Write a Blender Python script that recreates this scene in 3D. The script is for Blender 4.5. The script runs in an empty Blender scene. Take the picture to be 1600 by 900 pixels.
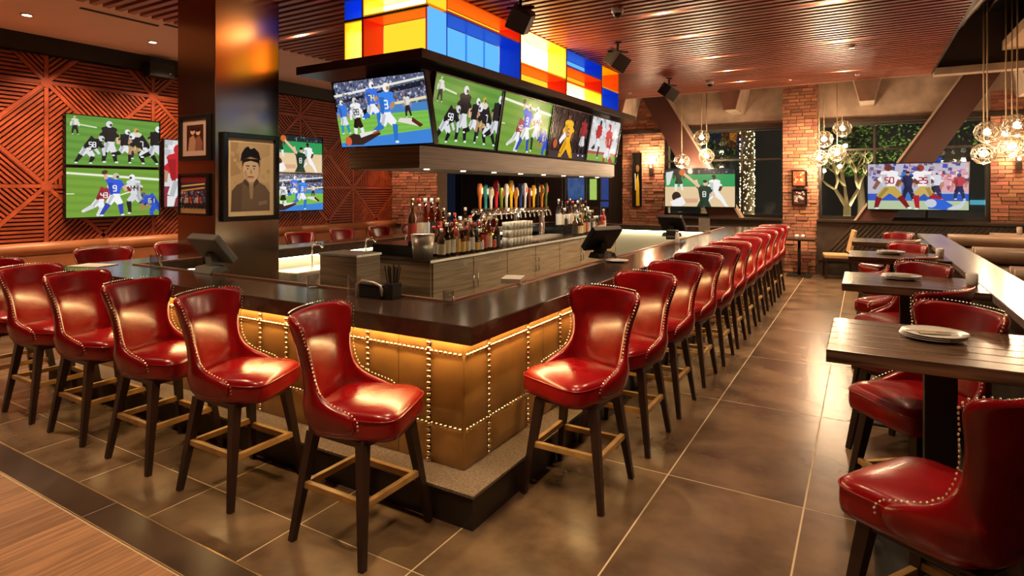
import bpy, bmesh, math, random
from mathutils import Vector, Matrix
R = math.radians
rnd = random.Random(7)
SC = bpy.context.scene
COL = SC.collection

# ------------------------------------------------------------------ camera, world, exposure
F_PX, CAM_H = 929.0, 1.72
cam = bpy.data.cameras.new('camera'); cam.sensor_width = 36; cam.lens = F_PX/1600*36
cam.shift_y = -153/1600; cam.clip_start = .05; cam.clip_end = 200
camo = bpy.data.objects.new('camera', cam); COL.objects.link(camo)
camo.location = (0, 0, CAM_H); camo.rotation_euler = (R(90), 0, math.atan2(550, F_PX))
SC.camera = camo
SC.view_settings.view_transform = 'Standard'; SC.view_settings.look = 'None'
SC.view_settings.gamma = 1; SC.view_settings.use_curve_mapping = False
SC.view_settings.exposure = 0.0
W = bpy.data.worlds.new('night'); SC.world = W; W.use_nodes = True
W.node_tree.nodes['Background'].inputs[0].default_value = (.02, .03, .06, 1)
W.node_tree.nodes['Background'].inputs[1].default_value = .25
WARM = (1, .70, .42)
SPOT_W = 330
def spot(x, y, z, e=SPOT_W, ang=82, col=WARM, r=.05, blend=.6, rot=(0, 0, 0)):
    l = bpy.data.lights.new('downlight_or_added_spot', 'SPOT'); l.energy = e; l.color = col  # shared by real downlights and spots added only to brighten things
    l.spot_size = R(ang); l.spot_blend = blend; l.shadow_soft_size = r
    o = bpy.data.objects.new('downlight_or_added_spot', l); COL.objects.link(o); o.location = (x, y, z); o.rotation_euler = rot
    return o
def aim(a, b): return (Vector(b)-Vector(a)).to_track_quat('-Z', 'Y').to_euler()
def point(x, y, z, e, col=WARM, r=.04):
    l = bpy.data.lights.new('bulb_lamp', 'POINT'); l.energy = e; l.color = col; l.shadow_soft_size = r
    o = bpy.data.objects.new('bulb_lamp', l); COL.objects.link(o); o.location = (x, y, z)
    return o

# ------------------------------------------------------------------ helpers
def srgb(h):
    if isinstance(h, str):
        h = h.lstrip('#'); c = [int(h[i:i+2], 16)/255 for i in (0, 2, 4)]
    else: c = list(h)
    return tuple((x/12.92 if x <= .04045 else ((x+.055)/1.055)**2.4) for x in c)
MATS = {}
def mat(name, col, rough=.5, metal=0, var=0, scale=8, stretch=(1, 1, 1), rnd_var=0, bump=0, coat=0, emit=0, bscale=None, spec=None, col2=None, alpha=None, trans=0, ior=1.45, hue_r=0):
    if name in MATS: return MATS[name]
    m = bpy.data.materials.new(name); m.use_nodes = True; N = m.node_tree.nodes; L = m.node_tree.links
    b = N['Principled BSDF']; c = tuple(col)+(1,)
    b.inputs['Base Color'].default_value = c; b.inputs['Roughness'].default_value = rough; b.inputs['Metallic'].default_value = metal
    if spec is not None: b.inputs['Specular IOR Level'].default_value = spec
    if coat: b.inputs['Coat Weight'].default_value = coat; b.inputs['Coat Roughness'].default_value = .12
    if trans: b.inputs['Transmission Weight'].default_value = trans; b.inputs['IOR'].default_value = ior
    if emit: b.inputs['Emission Color'].default_value = c; b.inputs['Emission Strength'].default_value = emit
    src = None
    if var or bump or col2 is not None:
        tc = N.new('ShaderNodeTexCoord'); mp = N.new('ShaderNodeMapping'); L.new(tc.outputs['Object'], mp.inputs[0])
        mp.inputs['Scale'].default_value = stretch
        nz = N.new('ShaderNodeTexNoise'); nz.inputs['Scale'].default_value = scale; nz.inputs['Detail'].default_value = 5
        L.new(mp.outputs[0], nz.inputs['Vector'])
        if rnd_var or hue_r:
            oi0 = N.new('ShaderNodeObjectInfo'); vm = N.new('ShaderNodeVectorMath'); vm.operation = 'SCALE'
            cb = N.new('ShaderNodeCombineXYZ')
            for i in range(3): L.new(oi0.outputs['Random'], cb.inputs[i])
            L.new(cb.outputs[0], vm.inputs[0]); vm.inputs[3].default_value = 37
            L.new(vm.outputs[0], mp.inputs['Location'])
        if var or col2 is not None:
            rp = N.new('ShaderNodeValToRGB'); e = rp.color_ramp.elements
            c2 = col2 if col2 is not None else tuple(x*(1-var) for x in col)
            c1 = col if col2 is not None else tuple(min(1, x*(1+var*.6)) for x in col)
            e[0].position = .33; e[1].position = .68; e[0].color = tuple(c2)+(1,); e[1].color = tuple(c1)+(1,)
            L.new(nz.outputs['Fac'], rp.inputs[0]); src = rp.outputs[0]; L.new(src, b.inputs['Base Color'])
        if bump:
            bp = N.new('ShaderNodeBump'); bp.inputs['Strength'].default_value = bump; bp.inputs['Distance'].default_value = .01
            if bscale:
                nz2 = N.new('ShaderNodeTexNoise'); nz2.inputs['Scale'].default_value = bscale; nz2.inputs['Detail'].default_value = 3
                L.new(mp.outputs[0], nz2.inputs['Vector']); L.new(nz2.outputs['Fac'], bp.inputs['Height'])
            else: L.new(nz.outputs['Fac'], bp.inputs['Height'])
            L.new(bp.outputs[0], b.inputs['Normal'])
    if rnd_var:
        oi = N.new('ShaderNodeObjectInfo'); mr = N.new('ShaderNodeMapRange'); L.new(oi.outputs['Random'], mr.inputs[0])
        mr.inputs[3].default_value = 1-rnd_var; mr.inputs[4].default_value = 1+rnd_var
        hs = N.new('ShaderNodeHueSaturation'); L.new(mr.outputs[0], hs.inputs['Value'])
        if src: L.new(src, hs.inputs['Color'])
        else: hs.inputs['Color'].default_value = c
        if hue_r:
            mr2 = N.new('ShaderNodeMapRange'); mt = N.new('ShaderNodeMath'); mt.operation = 'FRACT'; ml = N.new('ShaderNodeMath'); ml.operation = 'MULTIPLY'; ml.inputs[1].default_value = 13.7
            L.new(oi.outputs['Random'], ml.inputs[0]); L.new(ml.outputs[0], mt.inputs[0]); L.new(mt.outputs[0], mr2.inputs[0])
            mr2.inputs[3].default_value = .5-hue_r; mr2.inputs[4].default_value = .5+hue_r; L.new(mr2.outputs[0], hs.inputs['Hue'])
        L.new(hs.outputs[0], b.inputs['Base Color'])
    MATS[name] = m; return m
def emat(name, col, s):
    if name in MATS: return MATS[name]
    m = bpy.data.materials.new(name); m.use_nodes = True; N = m.node_tree.nodes; L = m.node_tree.links
    N.remove(N['Principled BSDF']); e = N.new('ShaderNodeEmission'); e.inputs[0].default_value = tuple(col)+(1,); e.inputs[1].default_value = s
    L.new(e.outputs[0], N['Material Output'].inputs[0]); MATS[name] = m; return m
def glassmat(name, tint, fac=.12, rough=.02):
    if name in MATS: return MATS[name]
    m = bpy.data.materials.new(name); m.use_nodes = True; N = m.node_tree.nodes; L = m.node_tree.links
    N.remove(N['Principled BSDF']); t = N.new('ShaderNodeBsdfTransparent'); t.inputs[0].default_value = tuple(tint)+(1,)
    g = N.new('ShaderNodeBsdfGlossy'); g.inputs['Roughness'].default_value = rough
    lw = N.new('ShaderNodeLayerWeight'); lw.inputs[0].default_value = .5; f = N.new('ShaderNodeMath'); f.operation = 'POWER'; f.inputs[1].default_value = 4; L.new(lw.outputs['Facing'], f.inputs[0])
    ad = N.new('ShaderNodeMath'); ad.operation = 'ADD'; ad.use_clamp = True; ad.inputs[1].default_value = fac; L.new(f.outputs[0], ad.inputs[0])
    mx = N.new('ShaderNodeMixShader'); L.new(ad.outputs[0], mx.inputs[0]); L.new(t.outputs[0], mx.inputs[1]); L.new(g.outputs[0], mx.inputs[2])
    L.new(mx.outputs[0], N['Material Output'].inputs[0]); MATS[name] = m; return m
def paintmat(name, emit=None, rough=.4):
    if name in MATS: return MATS[name]
    m = bpy.data.materials.new(name); m.use_nodes = True; N = m.node_tree.nodes; L = m.node_tree.links
    a = N.new('ShaderNodeAttribute'); a.attribute_name = 'Col'; b = N['Principled BSDF']; b.inputs['Roughness'].default_value = rough
    if emit:
        b.inputs['Base Color'].default_value = (.01, .01, .01, 1); b.inputs['Specular IOR Level'].default_value = .06
        L.new(a.outputs['Color'], b.inputs['Emission Color']); b.inputs['Emission Strength'].default_value = emit
    else: L.new(a.outputs['Color'], b.inputs['Base Color'])
    MATS[name] = m; return m

class MB:
    def __init__(s): s.v = []; s.f = []; s.sm = []
    def add(s, vs, fs, smooth=False):
        o = len(s.v); s.v += [tuple(p) for p in vs]; s.f += [tuple(i+o for i in f) for f in fs]; s.sm += [smooth]*len(fs); return s
    def box(s, x0, x1, y0, y1, z0, z1):
        return s.add([(x, y, z) for z in (z0, z1) for y in (y0, y1) for x in (x0, x1)],
                     [(0, 2, 3, 1), (4, 5, 7, 6), (0, 1, 5, 4), (2, 6, 7, 3), (0, 4, 6, 2), (1, 3, 7, 5)])
    def hexa(s, b4, t4):
        return s.add(list(b4)+list(t4), [(3, 2, 1, 0), (4, 5, 6, 7), (0, 1, 5, 4), (1, 2, 6, 5), (2, 3, 7, 6), (3, 0, 4, 7)])
    def bar(s, p, q, w, h, w2=None, h2=None, upv=(0, 0, 1)):
        p = Vector(p); q = Vector(q); d = (q-p).normalized(); u = Vector(upv)
        if abs(d.dot(u)) > .95: u = Vector((0, 1, 0))
        r = d.cross(u).normalized(); u = r.cross(d).normalized(); w2 = w if w2 is None else w2; h2 = h if h2 is None else h2
        f = lambda c, a, b: [c-r*a/2-u*b/2, c+r*a/2-u*b/2, c+r*a/2+u*b/2, c-r*a/2+u*b/2]
        return s.hexa(f(p, w, h), f(q, w2, h2))
    def lathe(s, prof, c=(0, 0, 0), n=16, smooth=True, cap=True):
        vs = []; fs = []
        for r, z in prof:
            for i in range(n): a = 2*math.pi*i/n; vs.append((c[0]+r*math.cos(a), c[1]+r*math.sin(a), c[2]+z))
        for k in range(len(prof)-1):
            for i in range(n): j = (i+1) % n; fs.append((k*n+i, k*n+j, (k+1)*n+j, (k+1)*n+i))
        s.add(vs, fs, smooth)
        if cap:
            o = len(s.v)-len(vs)
            s.f.append(tuple(o+i for i in reversed(range(n)))); s.sm.append(False)
            t = o+(len(prof)-1)*n; s.f.append(tuple(t+i for i in range(n))); s.sm.append(False)
        return s
    def tube(s, pts, r, n=8, smooth=True):
        pts = [Vector(p) for p in pts]; vs = []; fs = []; u = None
        for i, p in enumerate(pts):
            d = (pts[min(i+1, len(pts)-1)]-pts[max(i-1, 0)]).normalized()
            if u is None: u = Vector((0, 0, 1)) if abs(d.z) < .9 else Vector((1, 0, 0))
            x = d.cross(u).normalized(); u = x.cross(d).normalized(); rr = r[i] if isinstance(r, (list, tuple)) else r
            for k in range(n): a = 2*math.pi*k/n; vs.append(p+x*rr*math.cos(a)+u*rr*math.sin(a))
        for i in range(len(pts)-1):
            for k in range(n): j = (k+1) % n; fs.append((i*n+k, i*n+j, (i+1)*n+j, (i+1)*n+k))
        fs.append(tuple(reversed(range(n)))); fs.append(tuple((len(pts)-1)*n+k for k in range(n)))
        return s.add(vs, fs, smooth)
    def dome(s, c, nrm, r, n=6):
        nrm = Vector(nrm).normalized(); u = Vector((0, 0, 1)) if abs(nrm.z) < .9 else Vector((1, 0, 0))
        x = nrm.cross(u).normalized(); u = x.cross(nrm); c = Vector(c); vs = []
        for rr, h in ((1, 0), (.72, .62)):
            for k in range(n): a = 2*math.pi*k/n; vs.append(c+(x*math.cos(a)+u*math.sin(a))*r*rr+nrm*r*h)
        vs.append(c+nrm*r*.9); fs = []
        for k in range(n): j = (k+1) % n; fs += [(k, j, n+j, n+k), (n+k, n+j, 2*n)]
        return s.add(vs, fs, True)
    def sphere(s, c, r, n=12, m=8, sq=(1, 1, 1)):
        vs = [(c[0], c[1], c[2]-r*sq[2])]; fs = []
        for i in range(1, m):
            t = math.pi*i/m
            for k in range(n): a = 2*math.pi*k/n; vs.append((c[0]+r*sq[0]*math.sin(t)*math.cos(a), c[1]+r*sq[1]*math.sin(t)*math.sin(a), c[2]-r*sq[2]*math.cos(t)))
        vs.append((c[0], c[1], c[2]+r*sq[2]))
        for k in range(n): fs.append((0, 1+(k+1) % n, 1+k)); fs.append((len(vs)-1, 1+(m-2)*n+k, 1+(m-2)*n+(k+1) % n))
        for i in range(m-2):
            for k in range(n): j = (k+1) % n; fs.append((1+i*n+k, 1+i*n+j, 1+(i+1)*n+j, 1+(i+1)*n+k))
        return s.add(vs, fs, True)
    def prism(s, poly, axis, a0, a1):
        # poly: 2-D points; axis: 'x','y','z' extrusion; (u,v) = (y,z),(x,z),(x,y)
        f = {'x': lambda p, a: (a, p[0], p[1]), 'y': lambda p, a: (p[0], a, p[1]), 'z': lambda p, a: (p[0], p[1], a)}[axis]
        n = len(poly); vs = [f(p, a0) for p in poly]+[f(p, a1) for p in poly]
        fs = [tuple(reversed(range(n))), tuple(range(n, 2*n))]+[(i, (i+1) % n, n+(i+1) % n, n+i) for i in range(n)]
        return s.add(vs, fs)
    def mesh(s, name, m):
        me = bpy.data.meshes.new(name); me.from_pydata(s.v, [], s.f); me.polygons.foreach_set('use_smooth', s.sm)
        if m: me.materials.append(m)
        bm = bmesh.new(); bm.from_mesh(me); bmesh.ops.recalc_face_normals(bm, faces=bm.faces[:]); bm.to_mesh(me); bm.free()
        me.update(); return me
    def build(s, name, m, parent=None, loc=None, bevel=0, rot=None, kind=None):
        return link(name, s.mesh(name, m), parent, loc, bevel, rot, kind)
def link(name, me, parent=None, loc=None, bevel=0, rot=None, kind=None, scale=None):
    o = bpy.data.objects.new(name, me); COL.objects.link(o)
    if parent: o.parent = parent
    if loc: o.location = loc
    if rot: o.rotation_euler = rot
    if scale: o.scale = scale
    if kind: o['kind'] = kind
    if bevel:
        b = o.modifiers.new('bevel', 'BEVEL'); b.width = bevel; b.segments = 2; b.limit_method = 'ANGLE'
    return o
def thing(name, label, cat, loc=(0, 0, 0), rz=0, group=None):
    o = bpy.data.objects.new(name, None); COL.objects.link(o); o.location = loc; o.rotation_euler = (0, 0, rz); o.empty_display_size = .1
    return tag(o, label, cat, group)
def tag(o, label, cat, group=None, kind=None):
    o['label'] = label; o['category'] = cat
    if group: o['group'] = group
    if kind: o['kind'] = kind
    return o
def struct(o, label=None, cat=None):
    o['kind'] = 'structure'
    if label: o['label'] = label
    if cat: o['category'] = cat
    return o
def bake(o):
    dg = bpy.context.evaluated_depsgraph_get(); me = bpy.data.meshes.new_from_object(o.evaluated_get(dg)); old = o.data
    o.modifiers.clear(); o.data = me; return me
def copy_tree(o, parent=None):
    c = o.copy(); COL.objects.link(c); c.parent = parent
    for ch in list(o.children): copy_tree(ch, c)
    return c
def clip(poly, nx, ny, d):   # keep nx*x+ny*y <= d
    out = []
    for i in range(len(poly)):
        a = poly[i]; b = poly[(i+1) % len(poly)]; da = nx*a[0]+ny*a[1]-d; db = nx*b[0]+ny*b[1]-d
        if da <= 0: out.append(a)
        if (da < 0) != (db < 0) and da != db:
            t = da/(da-db); out.append((a[0]+(b[0]-a[0])*t, a[1]+(b[1]-a[1])*t))
    return out
ORD = ['first', 'second', 'third', 'fourth', 'fifth', 'sixth', 'seventh', 'eighth', 'ninth', 'tenth', 'eleventh', 'twelfth', 'thirteenth', 'fourteenth', 'fifteenth', 'sixteenth', 'seventeenth', 'eighteenth', 'nineteenth', 'twentieth', 'twenty-first', 'twenty-second', 'twenty-third', 'twenty-fourth', 'twenty-fifth', 'twenty-sixth']

# ------------------------------------------------------------------ materials
M_red = mat('red_leather', (.245, .0025, .0045), .26, var=.3, scale=5, coat=.12, bump=.05, bscale=60)
M_leg = mat('dark_stained_wood', (.030, .013, .010), .38, var=.3, scale=6, stretch=(1, 1, .15))
M_gold = mat('honey_wood', (.46, .27, .09), .42, var=.25, scale=10)
M_nail = mat('antique_brass', (.80, .62, .40), .25, 1)
M_counter = mat('dark_brown_stone', (.052, .031, .020), .17, var=.25, scale=14, coat=.2)
M_tan = mat('tan_leather', (.33, .165, .045), .38, var=.15, scale=6, bump=.04, bscale=70)
M_step = mat('speckled_granite', (.19, .14, .105), .4, var=.5, scale=70)
M_stepface = mat('black_bronze_panel', (.020, .014, .010), .35)
M_tile = mat('brown_floor_tile', (.19, .122, .067), .27, scale=2.6, rnd_var=.14, col2=(.065, .037, .021))
M_dtile = mat('dark_border_tile', (.055, .032, .020), .32, var=.35, scale=4, rnd_var=.08)
M_grout = mat('pale_grout', (.50, .39, .25), .7)
M_brassstrip = mat('brass_strip', (.75, .55, .28), .3, 1)
M_plank = mat('light_oak_plank', (.34, .175, .090), .42, var=.4, scale=5, stretch=(9, .5, 1), rnd_var=.12)
M_wallwood = mat('red_stained_wood', (.37, .066, .021), .48, var=.3, scale=5, rnd_var=.10)
M_wallback = mat('dark_groove_wood', (.035, .007, .004), .7)
M_slat = mat('ceiling_slat_wood', (.42, .125, .075), .36, var=.3, scale=4, stretch=(.3, 6, 6), rnd_var=.08)
M_black = mat('matte_black', (.010, .009, .008), .5)
M_blackgloss = mat('gloss_black', (.010, .010, .010), .2)
M_dry = mat('painted_drywall', (.85, .62, .50), .8, var=.05, scale=1)
M_column = mat('dark_bronze_cladding', (.44, .33, .25), .22, 1)
M_brick = mat('blended_brick', (.56, .25, .14), .8, scale=9, rnd_var=.38, hue_r=.015, col2=(.36, .14, .08), bump=.3, bscale=30)
M_mortar = mat('mortar', (.26, .19, .14), .9, var=.2, scale=30)
M_conc = mat('board_concrete', (.48, .35, .26), .75, var=.25, scale=3)
M_concd = mat('brown_painted_fascia', (.060, .035, .022), .6, var=.2, scale=2)
M_beam = mat('painted_steel_beam', (.10, .040, .030), .42)
M_lam = mat('striped_walnut_laminate', (.42, .30, .18), .4, scale=3, stretch=(.6, .6, 14), col2=(.22, .145, .085))
M_steel = mat('brushed_steel', (.70, .66, .58), .34, .8, var=.15, scale=20)
M_chrome = mat('chrome', (.8, .78, .74), .08, 1)
M_white = mat('white_china', (.75, .72, .68), .25)
M_paper = mat('white_paper', (.72, .68, .60), .7)
M_linen = mat('cream_linen', (.62, .52, .40), .8)
M_tabletop = mat('distressed_plank_wood', (.20, .115, .065), .26, scale=5, stretch=(.5, 9, 9), col2=(.030, .017, .011), rnd_var=.25, coat=.25)
M_cap = mat('pewter_ledge', (.36, .33, .31), .24, .35, var=.1, scale=5)
M_booth = mat('brown_vinyl', (.32, .20, .12), .34, var=.1, scale=3)
M_ledge = mat('cognac_vinyl', (.36, .13, .05), .38, var=.15, scale=3)
M_tanfab = mat('tan_upholstery', (.52, .33, .15), .6, var=.1, scale=10)
M_grey = mat('grey_plastic', (.16, .16, .15), .35)
M_inner = mat('cream_panel', (.62, .58, .44), .4)
M_glass = glassmat('clear_glass', (.95, .96, .96), .13)
M_pane = glassmat('window_pane', (.80, .84, .84), .03)
M_bulb = emat('bulb_glow', (1, .84, .62), 5)
M_led = emat('led_strip_glow', (1, .66, .26), 75)
M_ledw = emat('led_white_glow', (1, .88, .60), 18)
M_lamp = emat('downlight_glow', (1, .78, .52), 22)
M_win = mat('bronze_window_frame', (.045, .032, .024), .4, .3)
M_chev = mat('dark_chevron_wood', (.060, .042, .030), .5, var=.3, scale=6, rnd_var=.12)

# ------------------------------------------------------------------ floor
fl = MB().box(-10.6, 6, -4.2, 18, -.12, -.0012).build('floor', M_grout); struct(fl)
GX, GY, TX, TY = -1.02, 2.08, .74, 1.495
tm = MB().box(-TX/2+.0045, TX/2-.0045, -TY/2+.0045, TY/2-.0045, -.03, 0).mesh('tile', M_tile)
for i in range(-13, 7):
    for j in range(0, 8):
        link('tile', tm, fl, (GX+TX*(i+.5), GY+TY*(j+.5), 0))
y0, y1 = 1.718, GY-.003
tm2 = MB().box(-TX/2+.0045, TX/2-.0045, -(y1-y0)/2, (y1-y0)/2, -.03, 0).mesh('tile', M_tile)
for i in range(-13, 7): link('tile', tm2, fl, (GX+TX*(i+.5), (y0+y1)/2, 0))
tm3 = MB().box(-TX*1+.003, TX*1-.003, -.085, .085, -.03, 0).mesh('border_tile', M_dtile)
for i in range(-7, 4): link('border_tile', tm3, fl, (GX-.30+TX*2*i, 1.623, 0))
MB().box(-10.5, 5, 1.710, 1.716, -.02, .001).build('brass_strip', M_brassstrip, fl)
MB().box(-10.5, 5, 1.527, 1.534, -.02, .001).build('brass_strip', M_brassstrip, fl)
x = -8.2
pm = {}
while x < 1.0:
    w = rnd.choice((.11, .15, .19))
    if w not in pm: pm[w] = MB().box(.0015, w-.0015, 0, 4.6, -.03, 0).mesh('plank', M_plank)
    link('plank', pm[w], fl, (x, -3.08, 0)); x += w

# ------------------------------------------------------------------ ceiling
ZS = 3.80
cl = MB().box(-7.45, 1.03, -4.2, 13.0, ZS+.075, ZS+.12).build('ceiling', M_black); struct(cl)
sm = MB().box(-4.24, 4.24, -.034, .034, 0, .06).mesh('slat', M_slat)
k = 0
while True:
    y = 12.93-k*.135
    if y < -1.5: break
    link('slat', sm, cl, (-3.21, y, ZS)); k += 1
MB().box(-7.45, 1.05, 12.965, 13.0, ZS-.01, ZS+.07).build('edge_trim', mat('edge_trim_metal', (.55, .42, .36), .4, .5), cl)
d1 = MB().box(-10.2, -7.4, -4.2, 14.2, 3.88, 3.95).build('ceiling_drywall', M_dry); struct(d1)
# slot diffusers in the drywall ceiling
for (xa, ya, yb) in ((-8.0, 3.45, 4.35), (-7.85, 4.35, 5.2)):
    MB().box(xa, xa+.05, ya, yb, 3.868, 3.879).build('slot_diffuser', M_black, d1)

def downlight(x, y, z, lab, e=SPOT_W, streak=0, ang=82):
    t = thing('downlight', lab, 'ceiling light', (x, y, z), group='recessed downlights')
    q = .45 if streak else 1
    MB().lathe([(.065*q, .0), (.065*q, .02), (.05*q, .02), (.05*q, .0)], n=16, cap=False).build('trim_ring', M_steel, t)
    MB().lathe([(.05*q, .012), (.0005, .013)], n=16, cap=False).build('lens', M_lamp, t)
    if e: spot(x, y, z-(.06 if streak else .01), e, ang)
    if streak: point(x, y, z-.02, streak, r=.015)
    return t
def snap(y): return 12.93-.135*(round((12.93-y)/.135-.5)+.5)
n = 0
for (xx, ys) in ((-2.05, (6.9, 8.15, 9.65, 10.8, 12.0)), (-.30, (7.5, 9.45, 11.9))):
    for i, yy in enumerate(ys):
        side = 'along the bar stools' if xx < -1 else 'along the dining tables'
        downlight(xx, snap(yy), ZS+.05, f'recessed spotlight in the slatted ceiling {side}, {ORD[i]} from the front', 300, 24.0)
downlight(-6.6, snap(5.5), ZS+.05, 'recessed spotlight in the slats between dark column and coloured light box', 200, 20.0)
for (xx, yy) in ((-1.9, 1.2), (-1.9, 3.6), (-4.2, 1.6), (-6.2, 1.6), (-.2, 1.8), (-.2, 4.4), (-3.2, -.8), (0.4, -1.0), (-6.0, -.8)):
    spot(xx, snap(yy), ZS+.03, SPOT_W)
for i, (xx, yy) in enumerate(((-8.85, 3.25), (-8.90, 4.78))):
    downlight(xx, yy, 3.865, f'recessed downlight in plain ceiling, {("nearer", "farther")[i]} of the two by the wood wall', 260, 0, 110)
for yy, e_ in ((1.6, 300), (6.6, 110), (9.0, 70)): spot(-8.5, yy, 3.85, e_, 110)
spot(-9.2, 9.9, 3.84, 260, 60, (1, .6, .36), rot=aim((-9.2, 9.9, 3.84), (-9.3, 11.1, 1.4)))  # no fixture here; warm spot added to brighten and redden the brick pier
# wall wash on the timber wall
for yy in (2.6, 4.0, 5.4): spot(-9.25, yy, 3.84, 150, 120, (1, .66, .40))
spot(-3.9, 2.5, ZS, 420, 46, rot=aim((-3.9, 2.5, ZS), (-5.58, 3.95, 1.75)))  # accent spot added to brighten the portrait side of the column
spot(-6.6, 1.6, ZS, 240, 46, rot=aim((-6.6, 1.6, ZS), (-5.9, 3.6, 1.75)))  # second accent spot added for the column's front pictures
for (a_, b_) in (((-1.2, 12.3, ZS), (-1.15, 13.66, 1.9)), ((-4.6, 12.5, ZS), (-4.6, 14.0, 1.9)), ((2.5, 12.4, 3.72), (2.5, 14.0, 1.8))): spot(*a_, 170, 60, rot=aim(a_, b_))  # spots without fixtures, added to brighten the far brick pillars
for (xx, yy) in ((3.0, 4.0), (3.0, 7.0), (3.0, 10.0), (3.5, 0)): spot(xx, yy, 3.95, 210)

# ------------------------------------------------------------------ room shell out of view
wr = MB().box(5.6, 5.8, -4.2, 14.2, 0, 4.8).build('wall_right', mat('warm_wall', (.40, .26, .18), .7)); struct(wr)
wb = MB().box(-10.6, 5.8, -4.3, -4.1, 0, 4.8).build('wall_rear', mat('warm_wall', (.4, .26, .18), .7)); struct(wb)
hi = MB().box(1.03, 5.8, -4.2, 13.0, 4.75, 4.85).build('ceiling_high', M_black); struct(hi)
MB().box(1.03, 1.06, -4.2, 13.0, ZS+.0, 4.75).build('slat_edge_fascia', M_black, hi)
fa = MB().box(1.06, 5.6, 12.9, 13.0, 3.86, 4.75).build('ceiling_fascia', M_concd); struct(fa)
ed = MB().box(1.06, 5.6, 12.75, 13.0, 3.74, 3.86).build('trim_1', M_conc); struct(ed)

# ------------------------------------------------------------------ timber wall on the left
WX = -10.0
wl = MB().box(WX-.2, WX-.030, -4.2, 11.1, 0, 3.95).build('wall_left', M_wallback); struct(wl)
MB().box(WX-.022, WX+.10, -4.2, 11.1, 3.64, 3.88).build('painted_shadow_gap', M_black, wl)  # black strip stands in for the shade of a recess at the wall top
ZT, ZB, CELL, HY, HZ = 3.64, .96, 1.475, 3.90, 3.25
def inset(tri, w):
    cx = sum(p[0] for p in tri)/3; cy = sum(p[1] for p in tri)/3; poly = [(-50, -50), (50, -50), (50, 50), (-50, 50)]
    for i in range(3):
        a = tri[i]; b = tri[(i+1) % 3]; nx, ny = b[1]-a[1], -(b[0]-a[0]); l = math.hypot(nx, ny); nx /= l; ny /= l
        if nx*(cx-a[0])+ny*(cy-a[1]) > 0: nx, ny = -nx, -ny
        poly = clip(poly, nx, ny, nx*a[0]+ny*a[1]-w)
    return poly
DIR = {'\\': (1, -1), '/': (1, 1), 'h': (1, 0), 'v': (0, 1)}
slats = []; bands = []
for ci in range(-2, 6):
    for cj in range(-1, 3):
        ya, za = HY+CELL*ci, HZ-CELL*cj; yb, zb = ya+CELL, za-CELL
        if ya > 11.1: continue
        c = ((ya+yb)/2, (za+zb)/2); A, B, C, D = (ya, za), (yb, za), (yb, zb), (ya, zb)
        par = (ci+cj) % 2
        sets = ((A, B, '\\' if par == 0 else 'h'), (A, D, '/'), (B, C, 'h' if par == 0 else '/'), (D, C, 'v' if par == 0 else '\\'))
        if cj == -1: sets = ((A, B, 'h'), (A, D, '/'), (B, C, '\\'), (D, C, 'h'))
        for p, q, dr in sets:
            poly = inset((p, q, c), .032)
            for (nx, ny, d) in ((0, 1, ZT-.01), (0, -1, -ZB), (1, 0, 11.08)): poly = clip(poly, nx, ny, d) if poly else poly
            if len(poly) < 3: continue
            dx, dy = DIR[dr]; l = math.hypot(dx, dy); nx, ny = -dy/l, dx/l
            ds = [nx*a+ny*b for a, b in poly]; k = math.floor(min(ds)/.056)
            while k*.056 < max(ds):
                s_ = clip(clip(poly, nx, ny, k*.056+.033), -nx, -ny, -k*.056)
                if len(s_) >= 3:
                    ar = abs(sum(s_[i][0]*s_[(i+1) % len(s_)][1]-s_[(i+1) % len(s_)][0]*s_[i][1] for i in range(len(s_))))/2
                    if ar > .0006: slats.append(s_)
                k += 1
        for p, q in ((A, B), (A, D), (A, C), (B, D)):
            l = math.hypot(q[0]-p[0], q[1]-p[1]); nx, ny = -(q[1]-p[1])/l*.026, (q[0]-p[0])/l*.026
            poly = [(p[0]+nx, p[1]+ny), (q[0]+nx, q[1]+ny), (q[0]-nx, q[1]-ny), (p[0]-nx, p[1]-ny)]
            for (a, b, d) in ((0, 1, ZT-.01), (0, -1, -ZB), (1, 0, 11.08)): poly = clip(poly, a, b, d) if poly else poly
            if len(poly) >= 3: bands.append(poly)
def hidden(s_):
    c = (sum(p[0] for p in s_)/len(s_), sum(p[1] for p in s_)/len(s_))
    return c[0] < 3.15 or (4.1 < c[0] < 5.42 and 1.32 < c[1] < 2.8) or 5.9 < c[0] < 7.6
slats.sort(key=lambda s_: (hidden(s_), sum(p[0] for p in s_)/len(s_)))
rest = MB()
for i, s_ in enumerate(slats):
    if i < 300: MB().prism(s_, 'x', WX-.0295, WX).build('slat', M_wallwood, wl)
    else: rest.prism(s_, 'x', WX-.0295, WX)
rest.build('slats_beyond', M_wallwood, wl, kind='stuff')
for hy in [HY+CELL*q for q in range(-1, 5)]:
    for hz in (HZ, HZ-CELL): MB().prism([(hy+.075*math.cos(q*math.pi/4), hz+.075*math.sin(q*math.pi/4)) for q in range(8)], 'x', WX-.0295, WX+.006).build('hub', M_wallwood, wl)
for b in bands: MB().prism(b, 'x', WX-.0295, WX+.002).build('batten', M_wallwood, wl)
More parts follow.
